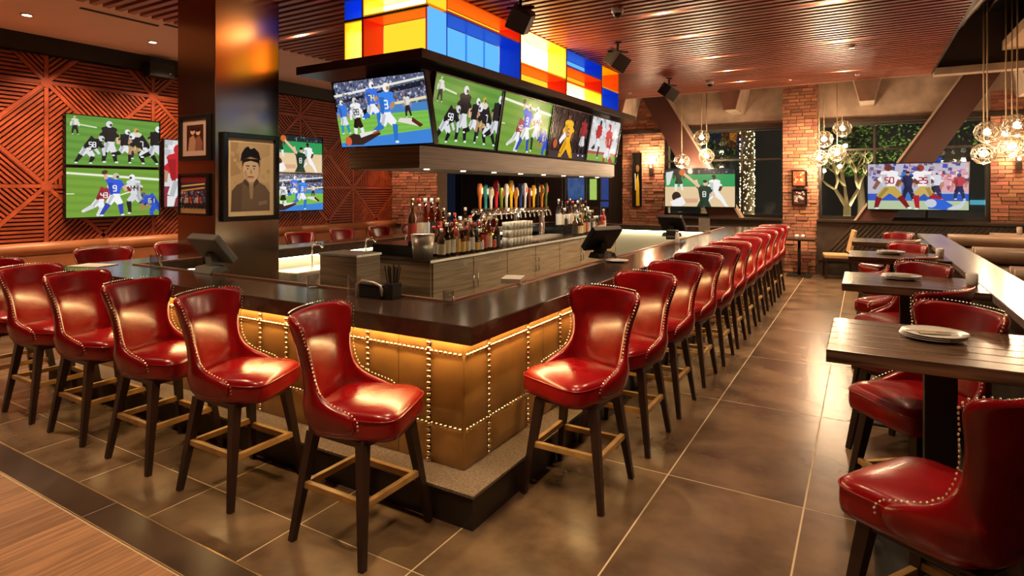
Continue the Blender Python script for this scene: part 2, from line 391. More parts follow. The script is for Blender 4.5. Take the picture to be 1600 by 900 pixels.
# banquette along that wall
bq = thing('banquette', 'long cognac vinyl banquette with rolled top under the timber wall', 'bench', (WX+.02, 0, 0))
ys = [1.2, 3.0, 4.60, 6.4, 8.2, 10.0, 11.0]
for a, b in zip(ys, ys[1:]):
    MB().tube([(.13, a+.008, .90), (.13, b-.008, .90)], .095, 14).build('top_roll', M_ledge, bq)
    MB().box(.05, .20, a+.006, b-.006, .42, .83).build('back_cushion', M_ledge, bq, bevel=.03)
    MB().box(.05, .60, a+.006, b-.006, .30, .42).build('seat_cushion', M_ledge, bq, bevel=.03)
MB().box(0, .55, 1.2, 11.0, 0, .30).build('plinth', M_black, bq)
MB().box(0, .045, 1.2, 11.0, .30, .95).build('back_board', M_wallback, bq)

# ------------------------------------------------------------------ brick piers and far wall
UB = MB().box(-.5, .5, -.5, .5, -.5, .5).mesh('brick', M_brick)
def brick_face(parent, u0, u1, z0, z1, plane, axis, sgn, L=.205, H=.062, G=.010, depth=.05):
    r = random.Random(int(u0*100)); z = z0; row = 0
    while z+H <= z1+.001:
        u = u0-(L*.5 if row % 2 else 0)
        while u < u1-.02:
            w = L*r.choice((.7, 1, 1, 1.25)); a = max(u, u0); b = min(u+w, u1)
            if b-a > .03:
                pr = r.uniform(-.008, .016); c = plane+sgn*(pr-depth/2)
                if axis == 'y': link('brick', UB, parent, ((a+b)/2, c, z+H/2), scale=(b-a, depth, H))
                else: link('brick', UB, parent, (c, (a+b)/2, z+H/2), scale=(depth, b-a, H))
            u += w+G
        z += H+G; row += 1
YW = 14.0
p1 = MB().box(-1.47, -.83, 13.69, 14.3, 0, 4.2).build('brick_pillar', M_mortar); tag(p1, 'brick pillar with two small framed pictures between the far windows', 'pillar')
brick_face(p1, -1.47, -.83, .02, 3.95, 13.66, 'y', -1)
brick_face(p1, 13.69, 14.1, .02, 3.95, -.83, 'x', 1)
p2 = MB().box(-5.12, -4.08, 14.04, 14.5, 0, 4.2).build('brick_pillar', M_mortar); tag(p2, 'brick pillar with a tall poster and wall sconce behind the bar', 'pillar')
brick_face(p2, -5.12, -4.08, .9, 3.95, 14.0, 'y', -1)
p3 = MB().box(2.02, 4.6, 14.04, 14.5, 0, 4.2).build('brick_pillar', M_mortar); tag(p3, 'pale brick pillar with lit sconce at the far right edge', 'pillar')
brick_face(p3, 2.02, 3.2, .95, 3.6, 14.0, 'y', -1)
p4 = MB().box(-10.2, -8.62, 11.14, 11.5, 0, 3.95).build('brick_pillar', M_mortar); tag(p4, 'orange brick pier beside the timber wall, seen under the television soffit', 'pillar')
brick_face(p4, -10.0, -8.62, .9, 2.35, 11.1, 'y', -1)
bx_ = MB().box(-.09, .09, -.03, 0, 0, .06)
# dark wall at the far left
wf = MB().box(-10.2, -6.78, 14.0, 14.2, 0, 3.95).build('wall_far', mat('dark_panel', (.045, .030, .024), .5)); struct(wf)
for xx in (-10.0, -9.2, -8.4, -7.6): MB().box(xx, xx+.04, 13.97, 14.0, 0, 3.9).build('panel_batten', M_win, wf)
MB().box(-10.2, -6.78, 13.975, 14.0, 2.45, 2.50).build('panel_rail', M_win, wf)
# half-height chevron wall under the windows and header above
hw = MB().box(-.83, 5.6, 13.56, 14.3, 0, 1.08).build('wall_far', M_chev); struct(hw)
MB().box(-.83, 5.6, 13.50, 14.3, 1.08, 1.12).build('sill_board', M_win, hw)
hw2 = MB().box(-4.08, -1.47, 13.56, 14.3, 0, 1.08).build('wall_far', M_chev); struct(hw2); MB().box(-4.08, -1.47, 13.50, 14.3, 1.08, 1.12).build('sill_board', M_win, hw2)
for i in range(64):                             # diagonal boards of the dado
    xx = -.80+.085*i
    poly = [(xx, .30), (xx+.055, .30), (xx+.055+.60, 1.04), (xx+.60, 1.04)]
    if i % 2 == 0 or True: poly = clip(clip(poly, 1, 0, 3.6), -1, 0, .82)
    if len(poly) >= 3: MB().prism(poly, 'y', 13.535, 13.565).build('board', M_chev, hw)
hd = MB().box(-8.6, 5.6, 14.02, 14.3, 3.14, 4.2).build('wall_header', M_conc); struct(hd)
MB().box(-8.6, 5.6, 13.9, 14.1, 3.08, 3.16).build('window_head', M_win, hd)
sl = MB().box(-8.6, 5.6, 13.0, 14.3, 4.15, 4.3).build('ceiling_concrete', M_conc); struct(sl)
for xx in (-4.9, -2.42, .05, 2.5, 4.6):
    MB().hexa([(xx-.12, 13.0, 3.40), (xx+.12, 13.0, 3.40), (xx+.12, 14.02, 3.40), (xx-.12, 14.02, 3.40)],
              [(xx-.30, 13.0, 4.15), (xx+.30, 13.0, 4.15), (xx+.30, 14.02, 4.15), (xx-.30, 14.02, 4.15)]).build('concrete_rib', M_conc, sl)

def window(name, x0, x1, z0, z1, vs, hs):
    w = bpy.data.objects.new(name, None); COL.objects.link(w); w.location = ((x0+x1)/2, 14.1, z0); struct(w); cx = (x0+x1)/2
    m = MB()
    for a, b, c, d in ((x0, x0+.06, z0, z1), (x1-.06, x1, z0, z1), (x0+.06, x1-.06, z0, z0+.06), (x0+.06, x1-.06, z1-.06, z1)): m.box(a-cx, b-cx, -.04, .04, c-z0, d-z0)
    m.build('window_frame', M_win, w)
    xs = [x0+.06]+vs+[x1-.06]; zs = [z0+.06]+hs+[z1-.06]
    for v in vs: MB().box(v-.02-cx, v+.02-cx, -.03, .03, .06, z1-z0-.06).build('mullion', M_win, w)
    for h in hs: MB().box(x0+.06-cx, x1-.06-cx, -.032, .032, h-.02-z0, h+.02-z0).build('transom', M_win, w)
    for a, b in zip(xs, xs[1:]):
        for c, d in zip(zs, zs[1:]): MB().box(a+.02-cx, b-.02-cx, -.004, .004, c+.02-z0, d-.02-z0).build('pane', M_pane, w)
window('window_1', -4.08, -1.47, 1.12, 3.10, [-2.35], [2.40])
window('window_2', -.83, 2.02, 1.12, 3.10, [.18, 1.05], [2.55])
window('window_3', -6.78, -5.45, .9, 2.6, [-6.15, -5.75], [1.45])
wg = MB().box(-6.78, -5.12, 14.03, 14.3, 2.6, 3.14).build('wall_over_window', M_concd); struct(wg)
wg2 = MB().box(-6.78, -5.12, 14.03, 14.3, 0, .9).build('wall_under_window', M_concd); struct(wg2)
wg3 = MB().box(-5.45, -5.12, 14.08, 14.3, .9, 2.6).build('trim_2', M_win); struct(wg3)

# raking steel beams of the building frame
b1 = MB().prism([(-4.55, 3.98), (-4.00, 3.98), (-2.28, 1.06), (-2.91, 1.06)], 'y', 13.60, 13.86).build('steel_beam', M_beam)
tag(b1, 'raking red-brown steel beam running down to the right behind the basketball screen', 'beam')
MB().prism([(-4.00, 3.98), (-3.95, 3.98), (-2.23, 1.06), (-2.28, 1.06)], 'y', 13.58, 13.88).build('flange', M_conc, b1)
b2 = MB().prism([(1.66, 3.98), (2.20, 3.98), (.42, 1.06), (-.17, 1.06)], 'y', 13.60, 13.86).build('steel_beam', M_beam)
tag(b2, 'raking plum-brown steel beam running down to the left behind the far right screen', 'beam')
MB().prism([(1.62, 3.98), (1.66, 3.98), (-.17, 1.06), (-.21, 1.06)], 'y', 13.58, 13.88).build('flange', M_conc, b2)

# ------------------------------------------------------------------ night outside the windows
gr = MB().box(-14, 12, 14.3, 30, -.14, -.02).build('ground_outside', mat('night_paving', (.06, .055, .05), .7)); struct(gr)
bd = MB().box(-16, 14, 24, 24.4, 0, 7).build('building_outside', mat('night_facade', (.05, .05, .06), .8))
tag(bd, 'dark building across the street seen through the far windows', 'building')
for i, (xx, zz, w_, h_, c_, s_) in enumerate(((-6.2, 1.6, .5, 1.4, '2b5d9a', .5), (-5.2, 2.2, .9, .3, 'ffe2a8', 1.2), (-2.2, 2.7, .9, .25, 'ff9a5a', .8), (1.6, 1.2, .6, 1.6, '2458c8', .8),
        (3.9, 1.2, 1.0, 2.0, '1553c0', .8), (3.6, 3.0, .5, .8, 'ffe6b0', 1.6), (.4, 1.3, 1.0, .2, '58c8d8', .7), (2.6, 1.25, 1.6, .15, '6ac8e0', .9), (-11.3, 1.2, .8, 1.3, '3d5f9a', .9), (-10.25, 1.3, .3, .9, 'b8d060', 1.3), (-9.8, 1.0, .45, 1.5, '2b4f9a', .9), (-11.0, 2.6, 1.2, .15, 'dfe8ff', 1.5))):
    MB().box(xx, xx+w_, 23.94, 24, zz, zz+h_).build('lit_window', emat('lit_window_%d' % i, srgb(c_), s_), bd)
def leaf_tree(x, y, z0, z1, rx, n, lab, seed, leafm):
    r = random.Random(seed); t = thing('street_tree', lab, 'tree', (x, y, 0))
    MB().tube([(0, 0, 0), (.05, 0, z0*.6), (0, .05, z0+.5)], [.12, .09, .05], 8).build('trunk', mat('bark', (.12, .08, .05), .9), t)
    m = MB()
    for _ in range(n):
        a = r.uniform(0, 6.28); q = r.uniform(0, 1)**.5; h = r.uniform(-1, 1); rr = rx*q*math.sqrt(max(0, 1-h*h))
        c = Vector((rr*math.cos(a), rr*math.sin(a), (z0+z1)/2+(z1-z0)/2*h)); d = Vector((r.uniform(-1, 1), r.uniform(-1, 1), r.uniform(-1, .4))).normalized()*r.uniform(.06, .12)
        e = d.cross(Vector((r.uniform(-1, 1), r.uniform(-1, 1), 1))).normalized()*.03
        m.add([c, c+d*.5+e, c+d, c+d*.5-e], [(0, 1, 2, 3)])
    m.build('foliage', leafm, t, kind='stuff'); return t
M_leafm = mat('leaf_green', (.10, .20, .04), .5, var=.5, scale=3)
leaf_tree(-.1, 16.8, 2.1, 4.2, 1.5, 2600, 'leafy green tree outside the right-hand window', 1, M_leafm)
leaf_tree(-4.0, 17.5, 2.3, 4.0, 1.0, 900, 'leafy tree outside the window behind the pendant lamps', 2, M_leafm)
leaf_tree(3.4, 18.5, 2.2, 4.4, 1.4, 1500, 'leafy tree with tiny lights outside the far right window', 3, M_leafm)
point(0, 15.4, .4, 420, (1, .9, .6)); point(3.2, 16.5, .4, 350, (1, .85, .55)); point(-3.6, 16, .4, 200, (1, .85, .55))
# pale up-lit bare tree
bt = thing('bare_tree', 'pale bare tree lit from below outside the right-hand window', 'tree', (-.35, 15.6, 0))
M_bark = mat('pale_bark', (.62, .50, .30), .7)
def branch(m, p, d, l, r_, depth, rg):
    q = p+d*l; m.tube([p, p+d*l*.5+Vector((rg.uniform(-.03, .03), rg.uniform(-.03, .03), 0)), q], [r_, r_*.85, r_*.7], 6)
    if depth == 0: return
    for _ in range(3 if depth > 2 else 2):
        nd = (d+Vector((rg.uniform(-.9, .9), rg.uniform(-.5, .5), rg.uniform(-.1, .35)))).normalized(); branch(m, q, nd, l*.72, r_*.62, depth-1, rg)
m = MB(); rg = random.Random(5)
m.tube([(0, 0, 0), (.02, 0, 1.35)], [.09, .075], 8)
m.build('trunk', M_bark, bt)
m = MB()
for a in (-.55, -.1, .5): branch(m, Vector((.02, 0, 1.3)), Vector((a, .1, 1)).normalized(), .5, .05, 4, rg)
m.build('branches', M_bark, bt)
def wrapped(x, y, z1, lab, rr=.16):
    t = thing('wrapped_trunk', lab, 'tree trunk', (x, y, 0)); MB().lathe([(rr*1.05, 0), (rr*.95, z1)], n=14).build('trunk', mat('palm_bark', (.16, .11, .06), .9), t)
    m = MB(); r = random.Random(3); k = 0
    for i in range(520):
        a = r.uniform(0, 6.28); z = z1*(i+r.uniform(-2, 2))/520
        m.sphere((rr*1.06*math.cos(a), rr*1.06*math.sin(a), z), .014, 5, 3)
    m.build('string_lights', emat('fairy_glow', (1, .82, .45), 6), t, kind='stuff')
wrapped(-2.45, 15.4, 3.3, 'tree trunk wrapped in string lights outside the window beside the brick pillar')
wrapped(-5.62, 15.2, 3.3, 'tree trunk wrapped in string lights left of the poster pillar')

# ------------------------------------------------------------------ column inside the bar
co = MB().box(-6.23, -5.58, 3.60, 4.355, 0, 3.88).build('column', M_column, bevel=.006); tag(co, 'dark bronze clad square column rising behind the bar counter', 'column')

# ------------------------------------------------------------------ flat pictures (screens, posters)
class Pic:
    def __init__(s, asp): s.a = asp; s.sh = []; s.r = random.Random(11)
    def poly(s, pts, c): s.sh.append((list(pts), srgb(c) if isinstance(c, str) else c)); return s
    def rect(s, x0, y0, x1, y1, c): return s.poly([(x0, y0), (x1, y0), (x1, y1), (x0, y1)], c)
    def ell(s, x, y, rx, ry, c, n=14, rot=0):
        cr, sr = math.cos(rot), math.sin(rot)
        return s.poly([(x+rx*math.cos(t)*cr-ry*math.sin(t)*sr, y+rx*math.cos(t)*sr+ry*math.sin(t)*cr) for t in (2*math.pi*i/n for i in range(n))], c)
    def limb(s, p, q, w0, w1, c):
        dx, dy = q[0]-p[0], q[1]-p[1]; l = math.hypot(dx, dy) or 1e-6; nx, ny = -dy/l, dx/l
        return s.poly([(p[0]+nx*w0, p[1]+ny*w0), (p[0]-nx*w0, p[1]-ny*w0), (q[0]-nx*w1, q[1]-ny*w1), (q[0]+nx*w1, q[1]+ny*w1)], c)
    def text(s, t, x, y, h, c, w=None):
        w = w or h*.55; seg = {'0': 'abcdef', '1': 'bc', '2': 'abged', '3': 'abgcd', '4': 'fgbc', '5': 'afgcd', '6': 'afgedc', '7': 'abc', '8': 'abcdefg', '9': 'abfgcd'}
        x -= (w*1.3*len(t)-w*.3)/2
        for ch in t:
            P = {'a': ((0, 1), (1, 1)), 'b': ((1, 1), (1, .5)), 'c': ((1, .5), (1, 0)), 'd': ((0, 0), (1, 0)), 'e': ((0, .5), (0, 0)), 'f': ((0, 1), (0, .5)), 'g': ((0, .5), (1, .5))}
            for k in seg[ch]:
                (a, b), (d, e) = P[k]; s.limb((x+a*w, y+b*h), (x+d*w, y+e*h), h*.09, h*.09, c)
            x += w*1.3
    def blot(s, x0, y0, x1, y1, n, cols, sz):
        for _ in range(n):
            x = s.r.uniform(x0, x1); y = s.r.uniform(y0, y1); q = s.r.uniform(.5, 1)*sz; s.poly([(x-q, y-q*.7), (x+q*.8, y-q), (x+q, y+q*.8), (x-q*.7, y+q)], s.r.choice(cols))
    POSE = {
     'stand': dict(hd=(.0, .92), ch=(0, .78), hp=(0, .48), le=(-.19, .62), lh=(-.2, .46), re=(.19, .62), rh=(.2, .46), lk=(-.1, .26), lf=(-.13, .02), rk=(.1, .26), rf=(.14, .02)),
     'run': dict(hd=(.07, .92), ch=(.04, .77), hp=(-.02, .48), le=(-.17, .64), lh=(-.04, .55), re=(.2, .66), rh=(.1, .57), lk=(-.13, .3), lf=(-.34, .2), rk=(.15, .3), rf=(.12, .0)),
     'throw': dict(hd=(.03, .93), ch=(0, .77), hp=(0, .48), le=(-.18, .86), lh=(-.22, 1.02), re=(.2, .7), rh=(.26, .58), lk=(-.14, .27), lf=(-.3, .0), rk=(.13, .26), rf=(.16, .0)),
     'crouch': dict(hd=(.3, .72), ch=(.16, .62), hp=(-.08, .42), le=(.14, .42), lh=(.24, .28), re=(.34, .46), rh=(.36, .24), lk=(-.22, .24), lf=(-.36, .02), rk=(.08, .2), rf=(.0, .02)),
     'dive': dict(hd=(.26, .8), ch=(.18, .66), hp=(.0, .42), le=(.3, .6), lh=(.46, .66), re=(.34, .7), rh=(.5, .72), lk=(-.16, .26), lf=(-.42, .12), rk=(.06, .2), rf=(-.06, .0)),
     'wide': dict(hd=(-.02, .92), ch=(0, .77), hp=(0, .47), le=(-.2, .62), lh=(-.3, .44), re=(.2, .64), rh=(.14, .5), lk=(-.2, .25), lf=(-.26, .0), rk=(.2, .27), rf=(.36, .02)),
    }
    def player(s, x, y, h, pose, jersey, pants, helmet, sock, skin='b98a6a', num=None, numc='ffffff', fl=1, sleeve=None, mask='404040'):
        h0 = h; P = {k: (x+fl*v[0]*h, y+v[1]*h) for k, v in s.POSE[pose].items()}; sl = sleeve or skin
        for a, b, c in (('lk', 'lf', .0), ('rk', 'rf', 0)):
            s.limb(P['hp'], P[a], .095*h, .068*h, pants); s.limb(P[a], P[b], .062*h, .036*h, sock); s.ell(P[b][0]+.02*h*fl, P[b][1], .045*h, .022*h, 'e8e8e8' if sock != 'e8e8e8' else '222222', 8)
        s.limb(P['ch'], P['le'], .07*h, .058*h, jersey); s.limb(P['le'], P['lh'], .044*h, .036*h, sl)
        s.limb((P['ch'][0], P['ch'][1]+.05*h), P['hp'], .17*h, .11*h, jersey); s.ell(P['ch'][0], P['ch'][1]+.02*h, .178*h, .075*h, jersey, 10)
        s.limb((P['hp'][0], P['hp'][1]+.03*h), (P['hp'][0], P['hp'][1]-.05*h), .115*h, .105*h, pants)
        dk = lambda c: tuple(v*.62 for v in srgb(c))
        s.limb((P['ch'][0]-.10*h*fl, P['ch'][1]), (P['hp'][0]-.07*h*fl, P['hp'][1]), .06*h, .03*h, dk(jersey)); s.limb((P['hp'][0]-.04*h*fl, P['hp'][1]), P['lk'], .04*h, .03*h, dk(pants))
        s.limb(P['ch'], P['re'], .07*h, .058*h, jersey); s.limb(P['re'], P['rh'], .044*h, .036*h, sl)
        if helmet: s.ell(P['hd'][0], P['hd'][1], .075*h, .08*h, helmet, 12); s.ell(P['hd'][0]+.035*h*fl, P['hd'][1]-.015*h, .035*h, .035*h, mask, 8)
        else: s.ell(P['hd'][0], P['hd'][1], .058*h, .075*h, skin, 12); s.ell(P['hd'][0]-.01*h*fl, P['hd'][1]+.045*h, .058*h, .04*h, '1a1210', 10)
        if num: s.text(num, (P['ch'][0]*.6+P['hp'][0]*.4), P['hp'][1]*.5+P['ch'][1]*.5-.05*h, .13*h, numc)
        return P
    def build(s, name, w, m, parent, y=0.0, z0=0.0):
        h = w/s.a; vs = []; fs = []; cs = []; st = .00005
        for i, (pl, c) in enumerate(s.sh):
            for (nx, ny, d) in ((1, 0, s.a), (-1, 0, 0), (0, 1, 1), (0, -1, 0)): pl = clip(pl, nx, ny, d) if len(pl) >= 3 else []
            if len(pl) < 3: continue
            ar = sum(pl[k][0]*pl[(k+1) % len(pl)][1]-pl[(k+1) % len(pl)][0]*pl[k][1] for k in range(len(pl)))
            if ar < 0: pl = pl[::-1]
            o = len(vs); vs += [((p[0]/s.a-.5)*w, y-st*i, z0+p[1]*h) for p in pl]; fs.append(tuple(range(o, o+len(pl)))); cs += [c+(1,)]*len(pl)
        me = bpy.data.meshes.new(name); me.from_pydata(vs, [], fs); at = me.color_attributes.new('Col', 'FLOAT_COLOR', 'CORNER')
        at.data.foreach_set('color', [q for c in cs for q in c]); me.materials.append(m); me.update()
        return link(name, me, parent)
TVM = paintmat('screen_picture', 1.0, .15); PRM = paintmat('printed_picture', None, .35)
A169 = 16/9
def grass(p, c='64933c', c2='5a8836', top=1.0):
    p.rect(0, 0, p.a, top, c)
    for i in range(7): p.poly([(0, i*.16-.05), (p.a, i*.16-.14), (p.a, i*.16-.07), (0, i*.16+.02)], c2)
def pic_chargers():
    p = Pic(A169); p.rect(0, 0, p.a, 1, '55607a'); p.blot(0, .52, p.a, 1, 520, ['3f4868', '7d86a6', 'a9adc4', '5c4a6e', 'c9c4d4', '2c3350', '8a7f9c'], .022)
    p.poly([(0, .80), (p.a, .93), (p.a, .90), (0, .76)], 'e8e6da'); p.poly([(0, .70), (p.a, .88), (p.a, .80), (0, .66)], '20222c'); p.blot(0, .64, p.a, .84, 120, ['30334a', '544a60', '7f7890'], .018)
    p.poly([(1.05, .60), (p.a, .66), (p.a, .62), (1.05, .56)], 'e6dcb0'); p.rect(0, .40, p.a, .54, '3f7ec8'); p.rect(.9, .46, p.a, .58, '4a84c0'); p.rect(0, .0, p.a, .46, '7fbf4e')
    for i in range(5): p.poly([(0, .1+i*.07), (p.a, .14+i*.07), (p.a, .16+i*.07), (0, .13+i*.07)], '76b548')
    p.poly([(0, 0), (p.a, 0), (p.a, .2), (.8, .14), (0, .06)], '3f84d8')
    p.player(.14, .2, .52, 'stand', '3c7ade', 'e0e4ee', 'e8e8ea', '3090c0'); p.player(1.42, .38, .34, 'stand', 'e2ddd6', '3a241a', '5a4036', '3a241a')
    p.poly([(1.25, .38), (1.5, .36), (1.62, .27), (1.6, .24), (1.2, .33)], 'e4ddd4'); p.poly([(1.48, .38), (1.66, .26), (1.6, .23), (1.46, .32)], '5a2a1a')
    p.rect(.55, .42, .68, .55, '141414'); p.player(.42, .12, .62, 'stand', 'efefef', '2e1c16', 'd6cfc8', 'e8e8e8', num='28', numc='2a2a2a', sleeve='e8e8e8')
    p.player(.76, .28, .66, 'run', '3f74e0', 'eef0f6', 'f4f2ee', '2f6fd0', num='74', numc='f4e08a'); P = p.player(1.02, .04, .86, 'run', '3f86ea', 'f0f0f8', 'f2f0ea', '2f74c4', num='3', numc='f6f6f6', mask='c07a3a')
    p.poly([(.1, .03), (.45, .02), (.62, .08), (.85, .17), (.82, .2), (.5, .16), (.3, .2), (.14, .15)], '3a2620'); p.ell(.17, .09, .07, .07, 'd8603a'); p.poly([(.44, .13), (.72, .19), (.7, .22), (.42, .2)], 'e9e4dc'); p.poly([(.7, .17), (.84, .2), (.82, .23), (.7, .2)], 'a5522a')
    return p
def pic_black():
    p = Pic(A169); grass(p, '669a3e', '5c8e37'); p.poly([(.12, 0), (.2, .0), (.3, 1), (.26, 1)], 'cfe0b8') if False else None
    p.poly([(.2, .82), (.55, .78), (.55, .75), (.2, .79)], 'c8dcb0')
    p.player(.16, .60, .36, 'stand', 'dcdccf', '202020', 'd8c89a', '202020', sleeve='e0e0e0')
    p.player(.78, .06, .86, 'stand', '14161c', 'dcdde2', 'd9dbe0', '15171c', skin='e0b090', num=None, sleeve='e2b796'); p.player(1.08, .08, .70, 'run', '15171e', 'e2e2e6', 'e8e8ea', '15171c', skin='d8a884')
    p.player(1.30, .16, .66, 'stand', 'd8d4c2', 'd8c070', 'c9a04a', '2a2a2a'); p.player(1.46, .06, .80, 'crouch', '12141c', 'dfe0e6', 'e4e6ea', '111318', num='7', fl=-1, numc='e8e8e8')
    p.player(1.70, .04, .86, 'run', '14161c', 'd6d8de', 'e2e4e8', '101216'); p.player(.42, .03, .72, 'crouch', '11131b', 'dedfe5', 'cfd3da', '14161c', num='58', numc='eceef2', sleeve='cfd2d8')
    return p
def pic_blue9():
    p = Pic(A169); grass(p, '76a03a', '6e9836'); p.poly([(0, .90), (p.a, .80), (p.a, .75), (0, .86)], 'e9eed8'); p.poly([(.8, .36), (1.2, .5), (1.2, .53), (.8, .39)], 'dfe8c8'); p.rect(0, .46, .15, .48, 'dbe6c4')
    p.player(1.28, .06, .82, 'run', 'd8dade', 'd2d4da', 'eef0f2', '222222', num='44', numc='2c1416', sleeve='8e2430', skin='3a2418', fl=-1); p.player(.60, .03, .74, 'dive', 'a02c38', 'eceef0', 'f0f2f2', 'd8d8da', num='43', numc='f6f0f0', skin='4a2c1e', sleeve='4a2c1e')
    P = p.player(.88, .03, .86, 'throw', '2f58d8', 'f0f2f4', 'c8c0a8', '3044b0', num='9', numc='f4f2e4', skin='d8b094'); p.ell(P['lh'][0], P['lh'][1], .06, .045, '50301e', 10, .4)
    p.player(1.66, -.06, .70, 'crouch', '2c52c8', '2c52c8', '5c5c8c', '2c52c8', num='61', numc='f0dc5a', fl=-1, skin='b07a58'); return p
def pic_gold():
    p = Pic(A169); p.rect(0, 0, p.a, 1, '100d12'); p.blot(0, .1, p.a, 1, 160, ['1c1620', '2a2028', '15121a', '3a2a2c'], .05); p.rect(0, 0, p.a, .12, '3a3038')
    p.player(1.50, .06, .86, 'stand', 'a02430', 'd8d4d4', None, '2a2028', skin='5a3828'); P = p.player(.76, -.22, 1.16, 'wide', 'f2b61e', 'f0b018', None, 'e0a010', skin='6a4430', num='6', numc='6a3a7a', sleeve='6a4430')
    p.limb((.42, .30), (.64, .48), .05, .06, 'eceaf0'); p.ell(.24, .26, .09, .09, 'b0552a'); return p
def pic_redteam(left=False):
    p = Pic(A169); p.rect(0, 0, p.a, 1, 'd6d4d6'); p.rect(0, .0, p.a, .16, '86a844'); p.rect(0, .16, p.a, .22, 'b04a48'); p.blot(.0, .5, p.a, 1, 60, ['bfbdc2', 'e6e4e6', 'a9a4aa'], .07)
    p.player(.5, .08, .86, 'run', 'b81c28', 'e6e4e8', '2c2c30', '26262a', skin='3a2620', sleeve='b81c28'); p.player(1.2, -.25, 1.15, 'run', 'c4202c', 'dfdfe4', 'c2202a', 'b8202a', skin='b98a6a', num='1', numc='f4f0f0', fl=-1, mask='e8e8e8')
    if left: p.rect(0, 0, .5, .3, '8a3040'); p.player(.22, -.12, 1.05, 'stand', 'c4202c', 'dfdfe4', 'c2202a', 'e0e0e0', mask='e8e8e8')
    return p
def pic_basket():
    p = Pic(A169); p.rect(0, 0, p.a, 1, 'e3c79c'); p.rect(0, .52, p.a, 1, '2f9a56'); p.rect(0, .84, p.a, 1, '22282c'); p.blot(0, .84, p.a, .98, 60, ['31424a', '5a4a44', '7d7d80', '16222a'], .03)
    for i in range(9): p.poly([(0, i*.06), (p.a, i*.06+.01), (p.a, i*.06+.014), (0, i*.06+.004)], 'd8b98a')
    p.player(.36, .42, .66, 'stand', '1c2a20', '1c2a20', None, 'e4e4e4', skin='5a3a2a'); p.ell(.46, .90, .09, .09, 'd0682a'); p.poly([(.02, .9), (.22, .94), (.12, .58), (.04, .55)], 'd9dbd9')
    p.player(1.28, .0, .82, 'wide', 'eef0ee', 'f0f2f0', None, 'f0f0f0', skin='4a3024'); p.player(1.02, -.30, .98, 'throw', '17392a', '17392a', None, '222222', skin='e0b894', sleeve='e6c3a2', num='8', numc='dfe4e0'); p.limb((.90, .52), (.50, .86), .04, .03, 'e2bc98')
    p.ell(.30, .26, .12, .13, '2c1c16'); p.limb((.28, .14), (.85, .16), .07, .05, 'd4a482'); p.limb((.2, .0), (.5, .18), .14, .1, 'eeeae8'); return p
def pic_fifty():
    p = Pic(A169); p.rect(0, 0, p.a, 1, 'b9b6c8'); p.rect(0, .18, p.a, .34, '3058b8'); p.rect(0, 0, p.a, .19, 'b4c49c'); p.blot(0, .62, p.a, 1, 120, ['4a4ab0', '9a8a9c', '6d5a7c', 'c8a8b0', '54406a'], .05)
    p.rect(.95, .38, p.a, .74, 'dca6ae'); p.rect(.62, .2, .8, .8, '4272c0'); p.blot(1.0, .4, p.a, .8, 60, ['d88a94', 'e6c4c8', 'c46a78', '60406a'], .05)
    p.player(.74, .2, .62, 'stand', '2a2c50', '222644', None, '20223c'); p.player(1.22, .20, .62, 'stand', 'd6d8e2', '30344c', 'c8cad2', '30344c'); p.player(1.62, .22, .55, 'stand', 'b8404a', '2a2f58', '2f3a70', '2a2f58')
    p.player(.40, .02, .96, 'wide', 'f0ecec', 'c0a24a', '7a2c24', '7e1420', num='50', numc='a81e34', skin='8a5640'); p.player(1.02, .02, .94, 'run', 'f2eef0', 'c8aa5c', '9a3a2c', 'b01c2c', num='25', numc='a81e34', skin='6a4030', fl=-1)
    p.poly([(1.1, .02), (1.4, .0), (1.52, .1), (1.35, .22), (1.15, .24), (1.06, .14)], '2f62d0'); p.ell(1.14, .14, .1, .09, 'c4cad6'); p.poly([(1.42, .04), (1.62, .12), (1.7, .22), (1.74, .2), (1.66, .04), (1.5, .0)], 'c8ccd4'); return p
